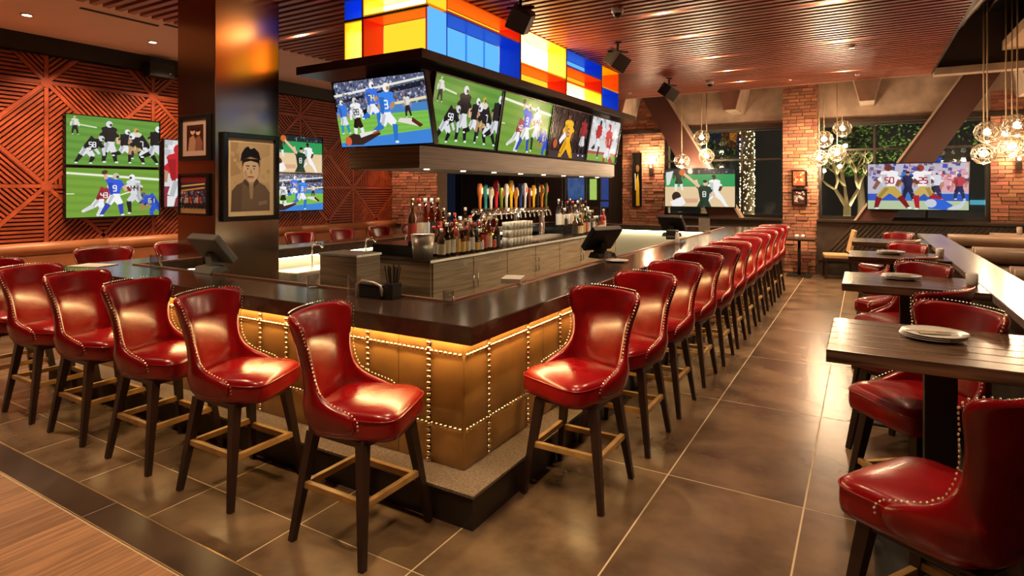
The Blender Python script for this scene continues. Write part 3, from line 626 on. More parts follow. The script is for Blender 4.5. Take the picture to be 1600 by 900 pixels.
def pic_portrait():
    p = Pic(.68); p.rect(0, 0, .68, 1, 'f2dab0'); p.rect(.055, .055, .625, .945, 'd9bd92'); p.poly([(.055, .5), (.2, .55), (.16, .945), (.055, .945)], 'bfa27a'); p.poly([(.45, .45), (.625, .4), (.625, .8), (.5, .75)], 'e8d0a4')
    p.blot(.08, .1, .6, .9, 40, ['d2b68c', 'dfc49a', 'd6ba90'], .035)
    p.poly([(.06, .06), (.62, .06), (.62, .30), (.55, .39), (.43, .45), (.25, .45), (.14, .40), (.07, .32)], '786454'); p.poly([(.06, .06), (.2, .06), (.22, .42), (.14, .40), (.07, .32)], '665445')
    p.poly([(.27, .38), (.41, .38), (.42, .52), (.27, .52)], 'cfae8c'); p.poly([(.22, .44), (.33, .33), (.345, .36), (.27, .49)], '54443a'); p.poly([(.46, .44), (.36, .33), (.345, .36), (.42, .49)], '54443a'); p.poly([(.31, .40), (.38, .40), (.365, .22), (.33, .22)], 'b09a78')
    p.ell(.225, .595, .022, .04, 'd0ae8c', 8); p.ell(.455, .595, .022, .04, 'd0ae8c', 8); p.ell(.34, .59, .115, .155, 'f4dfc2', 22); p.poly([(.23, .56), (.27, .47), (.31, .45), (.27, .60)], 'dcc09e')
    p.poly([(.215, .62), (.215, .74), (.465, .74), (.465, .62), (.445, .69), (.34, .715), (.24, .69)], '241812')
    p.poly([(.19, .70), (.205, .80), (.255, .875), (.30, .90), (.335, .865), (.39, .885), (.455, .83), (.485, .73), (.42, .745), (.33, .765), (.25, .735)], '16100e'); p.poly([(.20, .72), (.33, .785), (.48, .75), (.485, .735), (.33, .765), (.195, .705)], '3a2c26')
    for sx in (-1, 1): p.ell(.34+sx*.046, .612, .022, .011, 'fbf2e4', 8); p.ell(.34+sx*.046, .612, .011, .011, '20140e', 8); p.limb((.34+sx*.022, .645), (.34+sx*.075, .648), .008, .005, '2c1c14')
    p.poly([(.334, .61), (.346, .61), (.362, .55), (.342, .543), (.322, .55)], 'd2b08c'); p.limb((.297, .505), (.383, .505), .009, .007, '9c5e4c'); p.limb((.31, .488), (.37, .488), .005, .004, 'd8b896'); p.poly([(.45, .13), (.58, .15), (.58, .20), (.45, .18)], '9a8670'); return p
def pic_couple():
    p = Pic(.74); p.rect(0, 0, .74, 1, 'c4a496'); p.rect(.12, .14, .62, .86, '3f1f16'); p.ell(.30, .68, .07, .09, 'd8ac90'); p.ell(.46, .66, .065, .09, 'e0b498'); p.poly([(.16, .14), (.2, .5), (.32, .58), (.42, .4), (.36, .14)], 'b0846a'); p.poly([(.36, .14), (.40, .5), (.5, .56), (.6, .36), (.58, .14)], '8a5a48'); p.ell(.45, .72, .08, .06, '24100c'); p.ell(.3, .74, .08, .05, '2a1410'); return p
def pic_team():
    p = Pic(.78); p.rect(0, 0, .78, 1, '3a2c3c'); p.rect(0, .82, .78, 1, '7a2a2c'); p.poly([(.02, .74), (.7, .8), (.7, .76), (.02, .70)], 'e8c890'); p.poly([(.02, .62), (.7, .70), (.7, .66), (.02, .58)], 'e0a860'); p.rect(0, 0, .78, .14, 'b98a5a')
    p.blot(.02, .14, .74, .58, 90, ['5a6a9c', 'd8c8c0', 'a03a3c', '2c2430', '8c7c9a', '40508a'], .035)
    for i in range(7): p.player(.1+.1*i, .1, .36, 'stand', ['3a4a80', 'c8b8b0', 'a83034'][i % 3], '2a2430', None, '20202a'); 
    return p
def pic_poster():
    p = Pic(.16/1.0*1.0); p.rect(0, 0, .16, 1, '14100c'); p.poly([(.06, 0), (.13, .0), (.12, .4), (.10, .62), (.06, .5)], 'd8b020'); p.ell(.09, .72, .035, .07, '6a4a2c'); p.limb((.05, .3), (.04, .62), .01, .01, 'd8d4d0'); return p
def pic_redart():
    p = Pic(.8); p.rect(0, 0, .8, 1, 'c85a3a'); p.blot(.1, .1, .7, .9, 26, ['e89a70', '8a2c20', 'e8c0a0', 'b03c28'], .1); return p
def pic_greyart():
    p = Pic(.8); p.rect(0, 0, .8, 1, '4a2c28'); p.blot(.1, .1, .7, .9, 26, ['c8b8b0', '8a7470', '2c1a18', 'e0d4d0'], .09); return p

def tv(label, pic, w, loc, rz=0, tilt=0, depth=.05, bez=.014, z_h=None):
    h = w*9/16; t = thing('television', label, 'television', loc, group=None); t.rotation_euler = (tilt, 0, rz)
    MB().box(-w/2, w/2, .004, depth, 0, h).build('cabinet', M_blackgloss, t)
    m = MB()
    for a, b, c, d in ((-w/2, -w/2+bez, 0, h), (w/2-bez, w/2, 0, h), (-w/2+bez, w/2-bez, 0, bez*1.3), (-w/2+bez, w/2-bez, h-bez, h)): m.box(a, b, -.022, .004, c, d)
    m.build('bezel', M_blackgloss, t); pic.build('picture', w-2*bez, TVM, t, 0.0, bez*1.1); return t
def framed(label, pic, w, h, loc, rz=0, fr=.03, depth=.03, matt=None, name='framed_picture', fmat=None):
    t = thing(name, label, 'picture', loc, rz); m = MB()
    for a, b, c, d in ((-w/2, -w/2+fr, 0, h), (w/2-fr, w/2, 0, h), (-w/2+fr, w/2-fr, 0, fr), (-w/2+fr, w/2-fr, h-fr, h)): m.box(a, b, -depth, .0, c, d)
    m.build('frame', fmat or M_blackgloss, t, bevel=.004); MB().box(-w/2+fr, w/2-fr, -.008, 0, fr, h-fr).build('backing', M_black, t)
    pw = w-2*fr; ph = h-2*fr; pic.a = pic.a; q = pic.build('print', pw, PRM, t, -.0085, fr)
    q.scale = (1, 1, ph/(pw/pic.a)); q.location = (0, 0, fr*(1-q.scale[2])); return t
# wall-mounted televisions on the timber wall
tv('upper of two stacked televisions on the timber wall, black-jersey football play', pic_black(), 1.35, (WX+.075, 4.765, 2.075), R(90))
tv('lower of two stacked televisions on the timber wall, blue number nine throwing', pic_blue9(), 1.35, (WX+.075, 4.765, 1.300), R(90))
tv('large television half hidden behind the dark column, red-jersey player', pic_redteam(True), 2.02, (WX+.075, 6.50, 1.43), R(90))
tv('upper television right of the dark column, basketball on a green court', pic_basket(), 1.35, (WX+.075, 8.165, 2.065), R(90))
tv('lower television right of the dark column, blue-jersey football game', pic_chargers(), 1.35, (WX+.075, 8.165, 1.290), R(90))
# soffit televisions
tl = math.atan2(.17, .74)
tv('soffit television facing the front, blue players over a blue end zone', pic_chargers(), 1.30, (-4.37, 4.775, 2.19), 0, tl)
for i, (pc, lb) in enumerate(((pic_black(), 'first soffit television along the side, black-jersey tackle'), (pic_blue9(), 'second soffit television along the side, quarterback in blue throwing'),
        (pic_gold(), 'third soffit television along the side, basketball player in yellow'), (pic_redteam(), 'last soffit television along the side, red-jersey football players'))):
    tv(lb, pc, 1.345, (-3.935, 5.545+1.372*i, 2.20), R(90), math.atan2(.13, .76))
# televisions by the far windows
tv('television on the far window right of the brick pillar, white number fifty jersey', pic_fifty(), 1.60, (.85, 13.52, 1.335), 0)
tv('television on the far window behind the bar, basketball game on green court', pic_basket(), 1.55, (-3.16, 13.52, 1.335), 0)
# pictures
framed('small framed photograph of two people on the column, above the team picture', pic_couple(), .53, .47, (-5.90, 3.597, 2.02), 0, .05)
framed('small framed crowd photograph on the column, below the photograph of two people', pic_team(), .51, .43, (-5.92, 3.597, 1.46), 0, .022)
framed('large framed sepia portrait of a man in a soft cap on the column', pic_portrait(), .66, .91, (-5.577, 3.995, 1.40), R(90), .05, .045)
framed('tall narrow dark poster with yellow figure on the brick pillar', pic_poster(), .24, 1.30, (-4.74, 13.975, 1.32), 0, .02)
framed('upper of two small framed pictures on the brick pillar, orange print', pic_redart(), .29, .35, (-1.15, 13.63, 1.79), 0, .03)
framed('lower of two small framed pictures on the brick pillar, grey print', pic_greyart(), .29, .35, (-1.15, 13.63, 1.40), 0, .03)

# ------------------------------------------------------------------ soffit with coloured light box
so = thing('television_soffit', 'wood-clad ceiling soffit that carries the televisions above the back bar', 'soffit', (-4.4, 7.4, 1.96))
def sb(name, m, x0, x1, y0, y1, z0, z1, bev=0): return MB().box(x0+4.4, x1+4.4, y0-7.4, y1-7.4, z0-1.96, z1-1.96).build(name, m, so, bevel=bev)
sb('core', M_black, -4.80, -4.02, 4.90, 10.3, 2.0, 3.0)
M_sof = mat('soffit_striped_wood', (.34, .22, .14), .38, scale=3, stretch=(.5, .5, 22), col2=(.15, .095, .065))
sb('lower_band', M_sof, -4.86, -3.87, 4.70, 10.15, 1.96, 2.17)
sb('bottom_panel', mat('soffit_underside', (.28, .22, .18), .35), -4.84, -3.89, 4.72, 10.13, 1.945, 1.96)
sb('upper_shelf', mat('shelf_dark', (.040, .022, .018), .3), -5.45, -3.66, 4.48, 10.7, 3.00, 3.09)
for q in range(8):
    yq = 5.05+q*.68; MB().lathe([(.03, -.004), (.03, 0)], (-4.06+4.4, yq-7.4, -.016), 12).build('puck_light', M_lamp, so); spot(-4.06, yq, 1.935, 26, 150, (1, .82, .58), .03)
LB = thing('light_box', 'multicoloured backlit light box of red, yellow and blue cells above the televisions', 'light box', (-4.35, 7.4, 3.09))
CELLC = {'y': ('f7b000', 'ffc02a', 1.45), 'w': ('ffb000', 'ffdc98', 13), 'r': ('d8160c', 'ff4a1a', 2.4), 'o': ('e24a06', 'ffae20', 1.3), 'b': ('0a3fd8', '62b4fa', 1.15), 'd': ('0a34c0', '3a8cf0', 1.0)}
def lm(kind, part):
    w_, p_, s_ = CELLC[kind]
    if part == 'wall': return mat('acrylic_'+kind, srgb(w_), .35, emit=.42)
    return emat('panel_glow_'+kind, srgb(p_), s_*1.0)
BX0, BX1, BY0, BY1, BZ0, BZ1 = -4.94, -3.77, 4.70, 10.10, 3.09, 3.80
def lp(name, m, x0, x1, y0, y1, z0, z1): return MB().box(x0+4.35, x1+4.35, y0-7.4, y1-7.4, z0-3.09, z1-3.09).build(name, m, LB)
D = .30
lp('core', M_black, BX0+.0, BX1-D-.03, BY0+D+.03, BY1-.02, BZ0, BZ1)
def cell(face, a0, a1, z0, z1, pk, wk, sk=None, ndiv=0, twk=None):
    sk = sk or wk; twk = twk or wk; t = .012
    if face == 'near':    # cell opens to -y; a = x
        lp('glow_panel', lm(pk, 'panel'), a0+.02, a1-.02, BY0+D, BY0+D+.02, z0+.02, z1-.02)
        lp('cell_top', lm(twk, 'wall'), a0, a1, BY0, BY0+D, z1-t, z1); lp('cell_bottom', lm(wk, 'wall'), a0, a1, BY0, BY0+D, z0, z0+t)
        lp('cell_side', lm(sk, 'wall'), a0, a0+t, BY0, BY0+D, z0+t, z1-t); lp('cell_side', lm(sk, 'wall'), a1-t, a1, BY0, BY0+D, z0+t, z1-t)
    else:                 # opens to +x; a = y
        lp('glow_panel', lm(pk, 'panel'), BX1-D-.02, BX1-D, a0+.02, a1-.02, z0+.02, z1-.02)
        lp('cell_top', lm(twk, 'wall'), BX1-D, BX1, a0, a1, z1-t, z1); lp('cell_bottom', lm(wk, 'wall'), BX1-D, BX1, a0, a1, z0, z0+t)
        lp('cell_side', lm(sk, 'wall'), BX1-D, BX1, a0, a0+t, z0+t, z1-t); lp('cell_side', lm(sk, 'wall'), BX1-D, BX1, a1-t, a1, z0+t, z1-t)
        for i in range(ndiv):
            q = a0+(a1-a0)*(i+1)/(ndiv+1); lp('divider', lm('d', 'panel'), BX1-D+.001, BX1-D+.012, q-.012, q+.012, z0+.02, z1-.02)
cell('near', -4.93, -4.66, BZ0, 3.56, 'w', 'y'); cell('near', -4.93, -4.66, 3.575, BZ1, 'b', 'b')
cell('near', -4.65, -3.781, BZ0, 3.58, 'y', 'o', 'r', twk='o'); cell('near', -4.65, -3.78, 3.59, BZ1, 'w', 'y')
cell('side', BY0+D+.02, 6.57, BZ0, 3.59, 'b', 'd', 'd', 3); cell('side', BY0+D+.02, 6.57, 3.60, BZ1, 'y', 'o', 'r', twk='o')
for (z0_, z1_, pk_) in ((BZ0, 3.585, 'b'), (3.60, BZ1, 'y')): lp('corner_panel', lm(pk_, 'panel'), BX1-.010, BX1, BY0+.012, BY0+D+.015, z0_+.01, z1_-.012)
cell('side', 6.59, 7.93, BZ0, 3.34, 'y', 'o', 'r'); cell('side', 6.59, 7.93, 3.35, BZ1, 'w', 'y')
cell('side', 7.95, 9.30, BZ0, 3.32, 'w', 'y'); cell('side', 7.95, 9.30, 3.33, 3.55, 'o', 'o', 'r'); cell('side', 7.95, 9.30, 3.56, BZ1, 'b', 'd')
cell('side', 9.32, BY1, BZ0, 3.44, 'b', 'd'); cell('side', 9.32, BY1, 3.45, BZ1, 'y', 'y', 'o')
for (a, b) in ((-4.66, 3.09),): lp('frame_post', M_black, -4.66, -4.65, BY0-.01, BY0+D, BZ0, BZ1)
lp('frame_rail', M_black, BX0, BX1, BY0-.006, BY0+.02, 3.565, 3.583)
for yy in (6.575, 7.935, 9.305): lp('frame_post', M_blackgloss, BX1-D, BX1+.004, yy, yy+.013, BZ0, BZ1)

# ------------------------------------------------------------------ bar
def ring(o, i, z0, z1):   # o,i = (x0,x1,y0,y1)
    r = lambda q, z: [(q[0], q[2], z), (q[1], q[2], z), (q[1], q[3], z), (q[0], q[3], z)]
    v = r(o, z0)+r(i, z0)+r(o, z1)+r(i, z1); f = []
    for k in range(4):
        j = (k+1) % 4
        f += [(k, j, 8+j, 8+k), (4+k, 12+k, 12+j, 4+j), (8+k, 8+j, 12+j, 12+k), (k, 4+k, 4+j, j)]
    return MB().add(v, f)
CO = (-6.30, -1.70, 2.47, 11.80); CI = (-5.79, -2.21, 2.97, 11.30)
ct = ring(CO, CI, .932, 1.03).build('bar_counter', M_counter, bevel=.006); tag(ct, 'dark polished stone counter top that runs around the whole bar', 'counter')
lip = ring((-5.82, -2.18, 2.94, 11.33), (-5.79, -2.21, 2.97, 11.30), 1.031, 1.042).build('counter_lip', mat('copper_lip', (.42, .22, .14), .3, .6), ct)
ba = thing('leather_bar', 'tan leather bar front with brass nailheads on a stone foot step', 'bar', (-1.87, 2.65, 0))
def bb(mb, name, m, bev=0, kind=None):
    mb.v = [(x+1.87, y-2.65, z) for x, y, z in mb.v]; return mb.build(name, m, ba, bevel=bev, kind=kind)
bb(ring((-6.13, -1.90, 2.68, 11.62), (-5.95, -2.05, 2.83, 11.45), .0, .93), 'carcass', M_stepface)
# leather panels
zsp = (.185, .405, .815, .925)
near_c = [-1.88]; xx = -2.12
near_c = sorted([-1.875, -2.12]+[s_+d for s_ in (-2.35, -3.09, -3.83, -4.57, -5.31) for d in (-.235, 0, .235)]+[-6.12]); near_c = [c for c in near_c if -6.13 < c < -1.87 or c in (-1.875, -6.12)]
nails = MB(); ncol = []
xs = sorted(set(round(c, 3) for c in near_c))
def soft_panel(u0, u1, z0, z1, plane, axis):
    # pillowed leather panel
    m = MB(); n, k = 5, 5; vs = []; fs = []
    for i in range(n+1):
        for j in range(k+1):
            a, b = i/n, j/k; e = min(1, 6*min(a, 1-a)*(u1-u0)/.2)*min(1, 6*min(b, 1-b)*(z1-z0)/.3); h = .004+.012*math.sqrt(max(0, e))
            u = u0+(u1-u0)*a; z = z0+(z1-z0)*b; vs.append((u, plane-h, z) if axis == 'y' else (plane+h, u, z))
    for i in range(n):
        for j in range(k): fs.append((i*(k+1)+j, (i+1)*(k+1)+j, (i+1)*(k+1)+j+1, i*(k+1)+j+1))
    return m.add(vs, fs, True)
for a, b in zip(xs, xs[1:]):
    if b-a < .03: continue
    for z0, z1 in zip(zsp, zsp[1:]): bb(soft_panel(a+.002, b-.002, z0, z1-.002, 2.668, 'y'), 'leather_panel', M_tan)
ycol = [2.90]; yy = 3.60; seams = []
while yy < 11.5: seams.append(yy); ycol += [yy-.235, yy+.235]; yy += .95
yb_ = sorted([2.655]+ycol+seams+[11.6])
for a, b in zip(yb_, yb_[1:]):
    if b-a < .03: continue
    for z0, z1 in zip(zsp, zsp[1:]): bb(soft_panel(a+.002, b-.002, z0, z1-.002, -1.888, 'x'), 'leather_panel', M_tan)
PIT = .033; x = -1.90
while x > -6.1: 
    for z in (.815, .405): nails.dome((x, 2.652, z), (0, -1, 0), .013)
    x -= PIT
for c in [-2.12]+[s_+d for s_ in (-2.35, -3.09, -3.83, -4.57, -5.31) for d in (-.235, .235)]:
    z = .20
    while z < .92: nails.dome((c, 2.652, z), (0, -1, 0), .013); z += PIT
y = 2.68
while y < 11.5:
    for z in (.815, .405): nails.dome((-1.872, y, z), (1, 0, 0), .013)
    y += PIT
for c in ycol:
    z = .20
    while z < .92: nails.dome((-1.872, c, z), (1, 0, 0), .013); z += PIT
bb(nails, 'nailheads', M_nail, kind='stuff')
# foot step
bb(ring((-6.30, -1.695, 2.475, 11.8), (-6.10, -1.90, 2.68, 11.6), .0, .165), 'step_riser', M_stepface)
bb(ring((-6.305, -1.685, 2.465, 11.81), (-6.10, -1.895, 2.675, 11.6), .166, .184), 'step_stone', M_step, .003)
# light strips under the counter lip
bb(MB().box(-6.1, -1.80, 2.585, 2.600, .918, .931), 'light_strip', M_led); bb(MB().box(-1.820, -1.805, 2.60, 11.5, .918, .931), 'light_strip', M_led)
# inside of the bar
bb(MB().box(-5.95, -5.93, 2.9, 11.4, .05, .93), 'inner_panel', M_inner); bb(MB().box(-5.9, -2.1, 11.40, 11.42, .05, .93), 'inner_panel', M_inner)
bb(MB().box(-5.86, -5.83, 3.3, 11.2, .915, .931), 'light_strip', M_ledw); bb(MB().box(-5.7, -2.3, 11.34, 11.37, .915, .931), 'light_strip', M_ledw)
bb(MB().box(-2.17, -2.14, 3.1, 11.2, .915, .931), 'light_strip', M_ledw); bb(MB().box(-2.07, -2.05, 2.9, 11.4, .05, .93), 'inner_panel', M_inner)  # strip under the right leg is added to light the back bar front
mt = MB().box(-5.9, -2.1, 2.9, 11.4, .001, .012).build('rubber_mat', M_black); tag(mt, 'black rubber mat on the floor inside the bar', 'mat')
sk = thing('bar_sink', 'steel sink unit under the left leg of the bar', 'sink', (-5.62, 5.75, 0))
MB().box(-.20, .22, -1.3, 1.3, .62, .80).build('basin', M_steel, sk, bevel=.01)
for yy in (-.8, .1, .9): MB().tube([(-.12, yy, .80), (-.12, yy, 1.02), (-.10, yy, 1.07), (.0, yy, 1.09), (.06, yy, 1.04)], .012, 8).build('tap', M_chrome, sk)
for a in (-1.2, 1.2):
    for b in (-.15, .17): MB().box(b-.02, b+.02, a-.02, a+.02, .012, .62).build('leg', M_steel, sk)
sv = thing('service_cabinet', 'walnut laminate service cabinet behind the near counter', 'cabinet', (-4.39, 4.2, 0))
MB().box(-.25, .25, -.10, .22, .012, 1.08).build('body', M_lam, sv, bevel=.004); MB().box(-.26, .26, -.11, .23, 1.08, 1.10).build('top', M_steel, sv)

# back bar island
isl = thing('back_bar', 'walnut laminate back bar cabinet run with dark top under the soffit', 'cabinet', (-4.42, 7.45, 0))
def ib(name, m, x0, x1, y0, y1, z0, z1, bev=0, par=None): return MB().box(x0+4.42, x1+4.42, y0-7.45, y1-7.45, z0, z1).build(name, m, par or isl, bevel=bev)
ib('body', M_lam, -5.0, -3.86, 4.86, 10.1, .10, .965); ib('plinth', M_black, -4.95, -3.92, 4.92, 10.05, .012, .10)
ib('top', M_counter, -5.05, -3.82, 4.81, 10.15, .965, 1.0, .004); ib('edge_strip', M_steel, -3.822, -3.815, 4.81, 10.15, .97, .995)
ib('bottle_step', M_blackgloss, -4.75, -4.15, 4.95, 6.55, 1.0, 1.12); ib('bottle_step', M_blackgloss, -4.75, -4.15, 8.62, 10.0, 1.0, 1.12)
for i in range(7):
    ya = 4.88+i*.745; d = ib('door', M_lam, -3.858, -3.840, ya+.006, ya+.739, .12, .955, .002)
    for q in ((ya+.70,) if i % 2 == 0 else (ya+.045,)):
        h = MB().tube([(.58, q-7.45, .62), (.61, q-7.45, .62), (.61, q-7.45, .80), (.58, q-7.45, .80)], .008, 6).build('handle', M_chrome, d)
    MB().box(.575, .585, ya+.55-7.45, ya+.58-7.45, .88, .90).build('lock', M_chrome, d)

# ------------------------------------------------------------------ bottles
def bottle_proto(kind):
    prof = {0: [(.036, 0), (.038, .01), (.038, .19), (.030, .215), (.014, .235), (.013, .30)], 1: [(.038, 0), (.040, .01), (.040, .15), (.036, .18), (.015, .20), (.014, .25)],
            2: [(.034, 0), (.036, .01), (.035, .20), (.024, .24), (.013, .26), (.013, .33)], 3: [(.038, 0), (.040, .012), (.040, .12), (.030, .14), (.016, .16), (.016, .21)]}[kind]
    return prof
BM = [('amber', glassmat('amber_glass', (.62, .26, .05), .10)), ('green', glassmat('green_glass', (.06, .22, .07), .10)), ('clear', M_glass), ('dark brown', mat('brown_glass', (.06, .022, .008), .08, coat=.5)),
      ('pale gold', glassmat('gold_glass', (.85, .62, .25), .10)), ('black', mat('black_glass', (.012, .012, .014), .08, coat=.5)), ('red', mat('red_liquor', (.35, .03, .015), .1, coat=.4))]
LBM = [mat('label_cream', (.72, .62, .42), .6), mat('label_white', (.75, .73, .70), .6), mat('label_yellow', (.70, .48, .12), .6), mat('label_black', (.03, .03, .03), .5), mat('label_red', (.5, .06, .04), .6)]
CPM = [mat('cap_black', (.02, .02, .02), .4), mat('cap_gold', (.7, .5, .2), .3, 1), mat('cap_red', (.5, .04, .03), .4), mat('cap_white', (.7, .7, .68), .4)]
MC = {}
def cached(key, fn):
    if key not in MC: MC[key] = fn()
    return MC[key]
br = random.Random(4)
def bottle(x, y, z, lab, cidx, grp, sc=1.0, kf=None):
    k = br.choice((0, 0, 1, 2, 3)) if kf is None else kf; p = bottle_proto(k); cn, cm = BM[cidx]; li = br.choice((0, 0, 1, 1, 2, 2, 3, 4)); ci = br.randrange(4)
    t = thing('liquor_bottle', lab.format(c=cn), 'bottle', (x, y, z), br.uniform(0, 6), grp); t.scale = (sc,)*3
    link('glass', cached(('b', k, cidx), lambda: MB().lathe(p, n=12).mesh('glass', cm)), t)
    zt = p[2][1]; r_ = p[2][0]+.0012
    link('label', cached(('l', k, li), lambda: MB().lathe([(r_, zt*.15), (r_, zt*.82)], n=12, cap=False).mesh('label', LBM[li])), t)
    h = p[-1][1]; link('cap', cached(('c', k, ci), lambda: MB().lathe([(p[-1][0]*1.15, h-.012), (p[-1][0]*1.15, h+.022)], n=10).mesh('cap', CPM[ci])), t)
for i in range(13):
    bottle(-3.93, 5.14+.094*i, 1.0, '{c} bottle, %s from the steel bucket in the near group\'s front row' % ORD[i], br.choice((0, 1, 2, 3, 4, 5, 6, 0, 3)), 'near liquor bottles, front row', 1.12)
for i in range(12):
    bottle(-4.05, 5.16+.1*i, 1.0, '{c} bottle, %s from the steel bucket in the near group\'s second row' % ORD[i], br.choice((0, 1, 3, 4, 5, 6)), 'near liquor bottles, second row', 1.2)
for i in range(11):
    bottle(-4.26, 5.05+.112*i, 1.12, '{c} bottle, %s from the steel bucket on the near group\'s raised step' % ORD[i], br.choice((2, 4, 2, 0, 3, 2)), 'near liquor bottles, raised step', 1.2 if i > 4 else 1.45, 2 if i < 5 else None)
for i in range(13):
    bottle(-3.95, 8.64+.1*i, 1.0, '{c} bottle, %s past the beer taps in the far group\'s front row' % ORD[i], br.choice((0, 1, 2, 3, 4, 5, 6)), 'far liquor bottles, front row', 1.2)
for i in range(12):
    bottle(-4.26, 8.68+.107*i, 1.12, '{c} bottle, %s past the beer taps on the far group\'s raised step' % ORD[i], br.choice((2, 4, 2, 0, 3, 1)), 'far liquor bottles, raised step', 1.3)
# tall decanter beside bucket
# steel bucket
bk = thing('ice_bucket', 'brushed steel bucket with warm copper rim on the near end of the back bar', 'bucket', (-4.20, 5.02, 1.0)); bk.location = (-4.02, 4.92, 1.0)
bk.location = (-4.03, 4.95, 1.0)
MB().lathe([(.105, 0), (.125, .25), (.118, .25), (.10, .02)], n=24).build('body', M_steel, bk)
MB().lathe([(.126, .245), (.130, .255), (.120, .258)], n=24, cap=False).build('rim', M_nail, bk)
# beer tap tower
tw = thing('beer_tap_tower', 'chrome beer tap tower with a long row of coloured tap handles', 'beer tap', (-4.42, 7.5, 1.0))
MB().tube([(0, -1.0, .42), (0, 1.05, .42)], .055, 16).build('manifold', M_chrome, tw)
for yy in (-.7, .1, .9): MB().lathe([(.06, 0), (.045, .03), (.045, .40)], (0, yy, 0), 12).build('column', M_chrome, tw)
for yy in (-1.08, -.93): MB().tube([(.12, yy-.10, .0), (.12, yy-.09, .16), (.12, yy-.03, .29), (.12, yy+.08, .36), (.10, yy+.22, .34)], .035, 10).build('arched_pipe', M_chrome, tw)
TC = ['c86a2c', '2f8a86', 'd8d0c4', 'c81e3c', '8a9a2c', 'e8e4dc', 'f0c020', 'e09030', '2c4a90', 'efe8e0', '6a2c1c', 'f0b010', '24242c', 'd07a1c', '5a6a2c']
hr = random.Random(9)
for i, c in enumerate(TC):
    y = -.95+.135*i; t = MB().tube([(.03, y, .42), (.12, y, .40), (.14, y, .32)], .014, 8).build('faucet', M_chrome, tw)
    hh = hr.uniform(.30, .42); m = MB().lathe([(.014, .0), (.018, .03), (.020, hh*.45), (.036, hh*.62), (.038, hh*.86), (.022, hh)], (.05, y, .45), 10)
    m.build('tap_handle', mat('tap_%d' % i, srgb(c), .35), t)
    MB().box(.082, .088, y-.02, y+.02, .45+hh*.62, .45+hh*.84).build('badge', LBM[i % 5], t)
MB().box(.05, .30, -1.0, 1.05, 0, .02).build('drip_tray', M_steel, tw)
gm = cached('tum', lambda: MB().lathe([(.030, 0), (.040, .10), (.036, .10), (.028, .006)], n=12).mesh('drinking_glass', mat('frosted_glass', (.80, .76, .66), .18, trans=.25)))
for lv in range(3):
    for a in range(7):
        for b in range(2):
            o = link('drinking_glass', gm, None, (-3.93-.085*b, 6.60+.086*a, 1.0+.102*lv)); tag(o, 'clear glass tumbler in the stacked rows beside the beer taps', 'glass', 'stacked bar glasses')

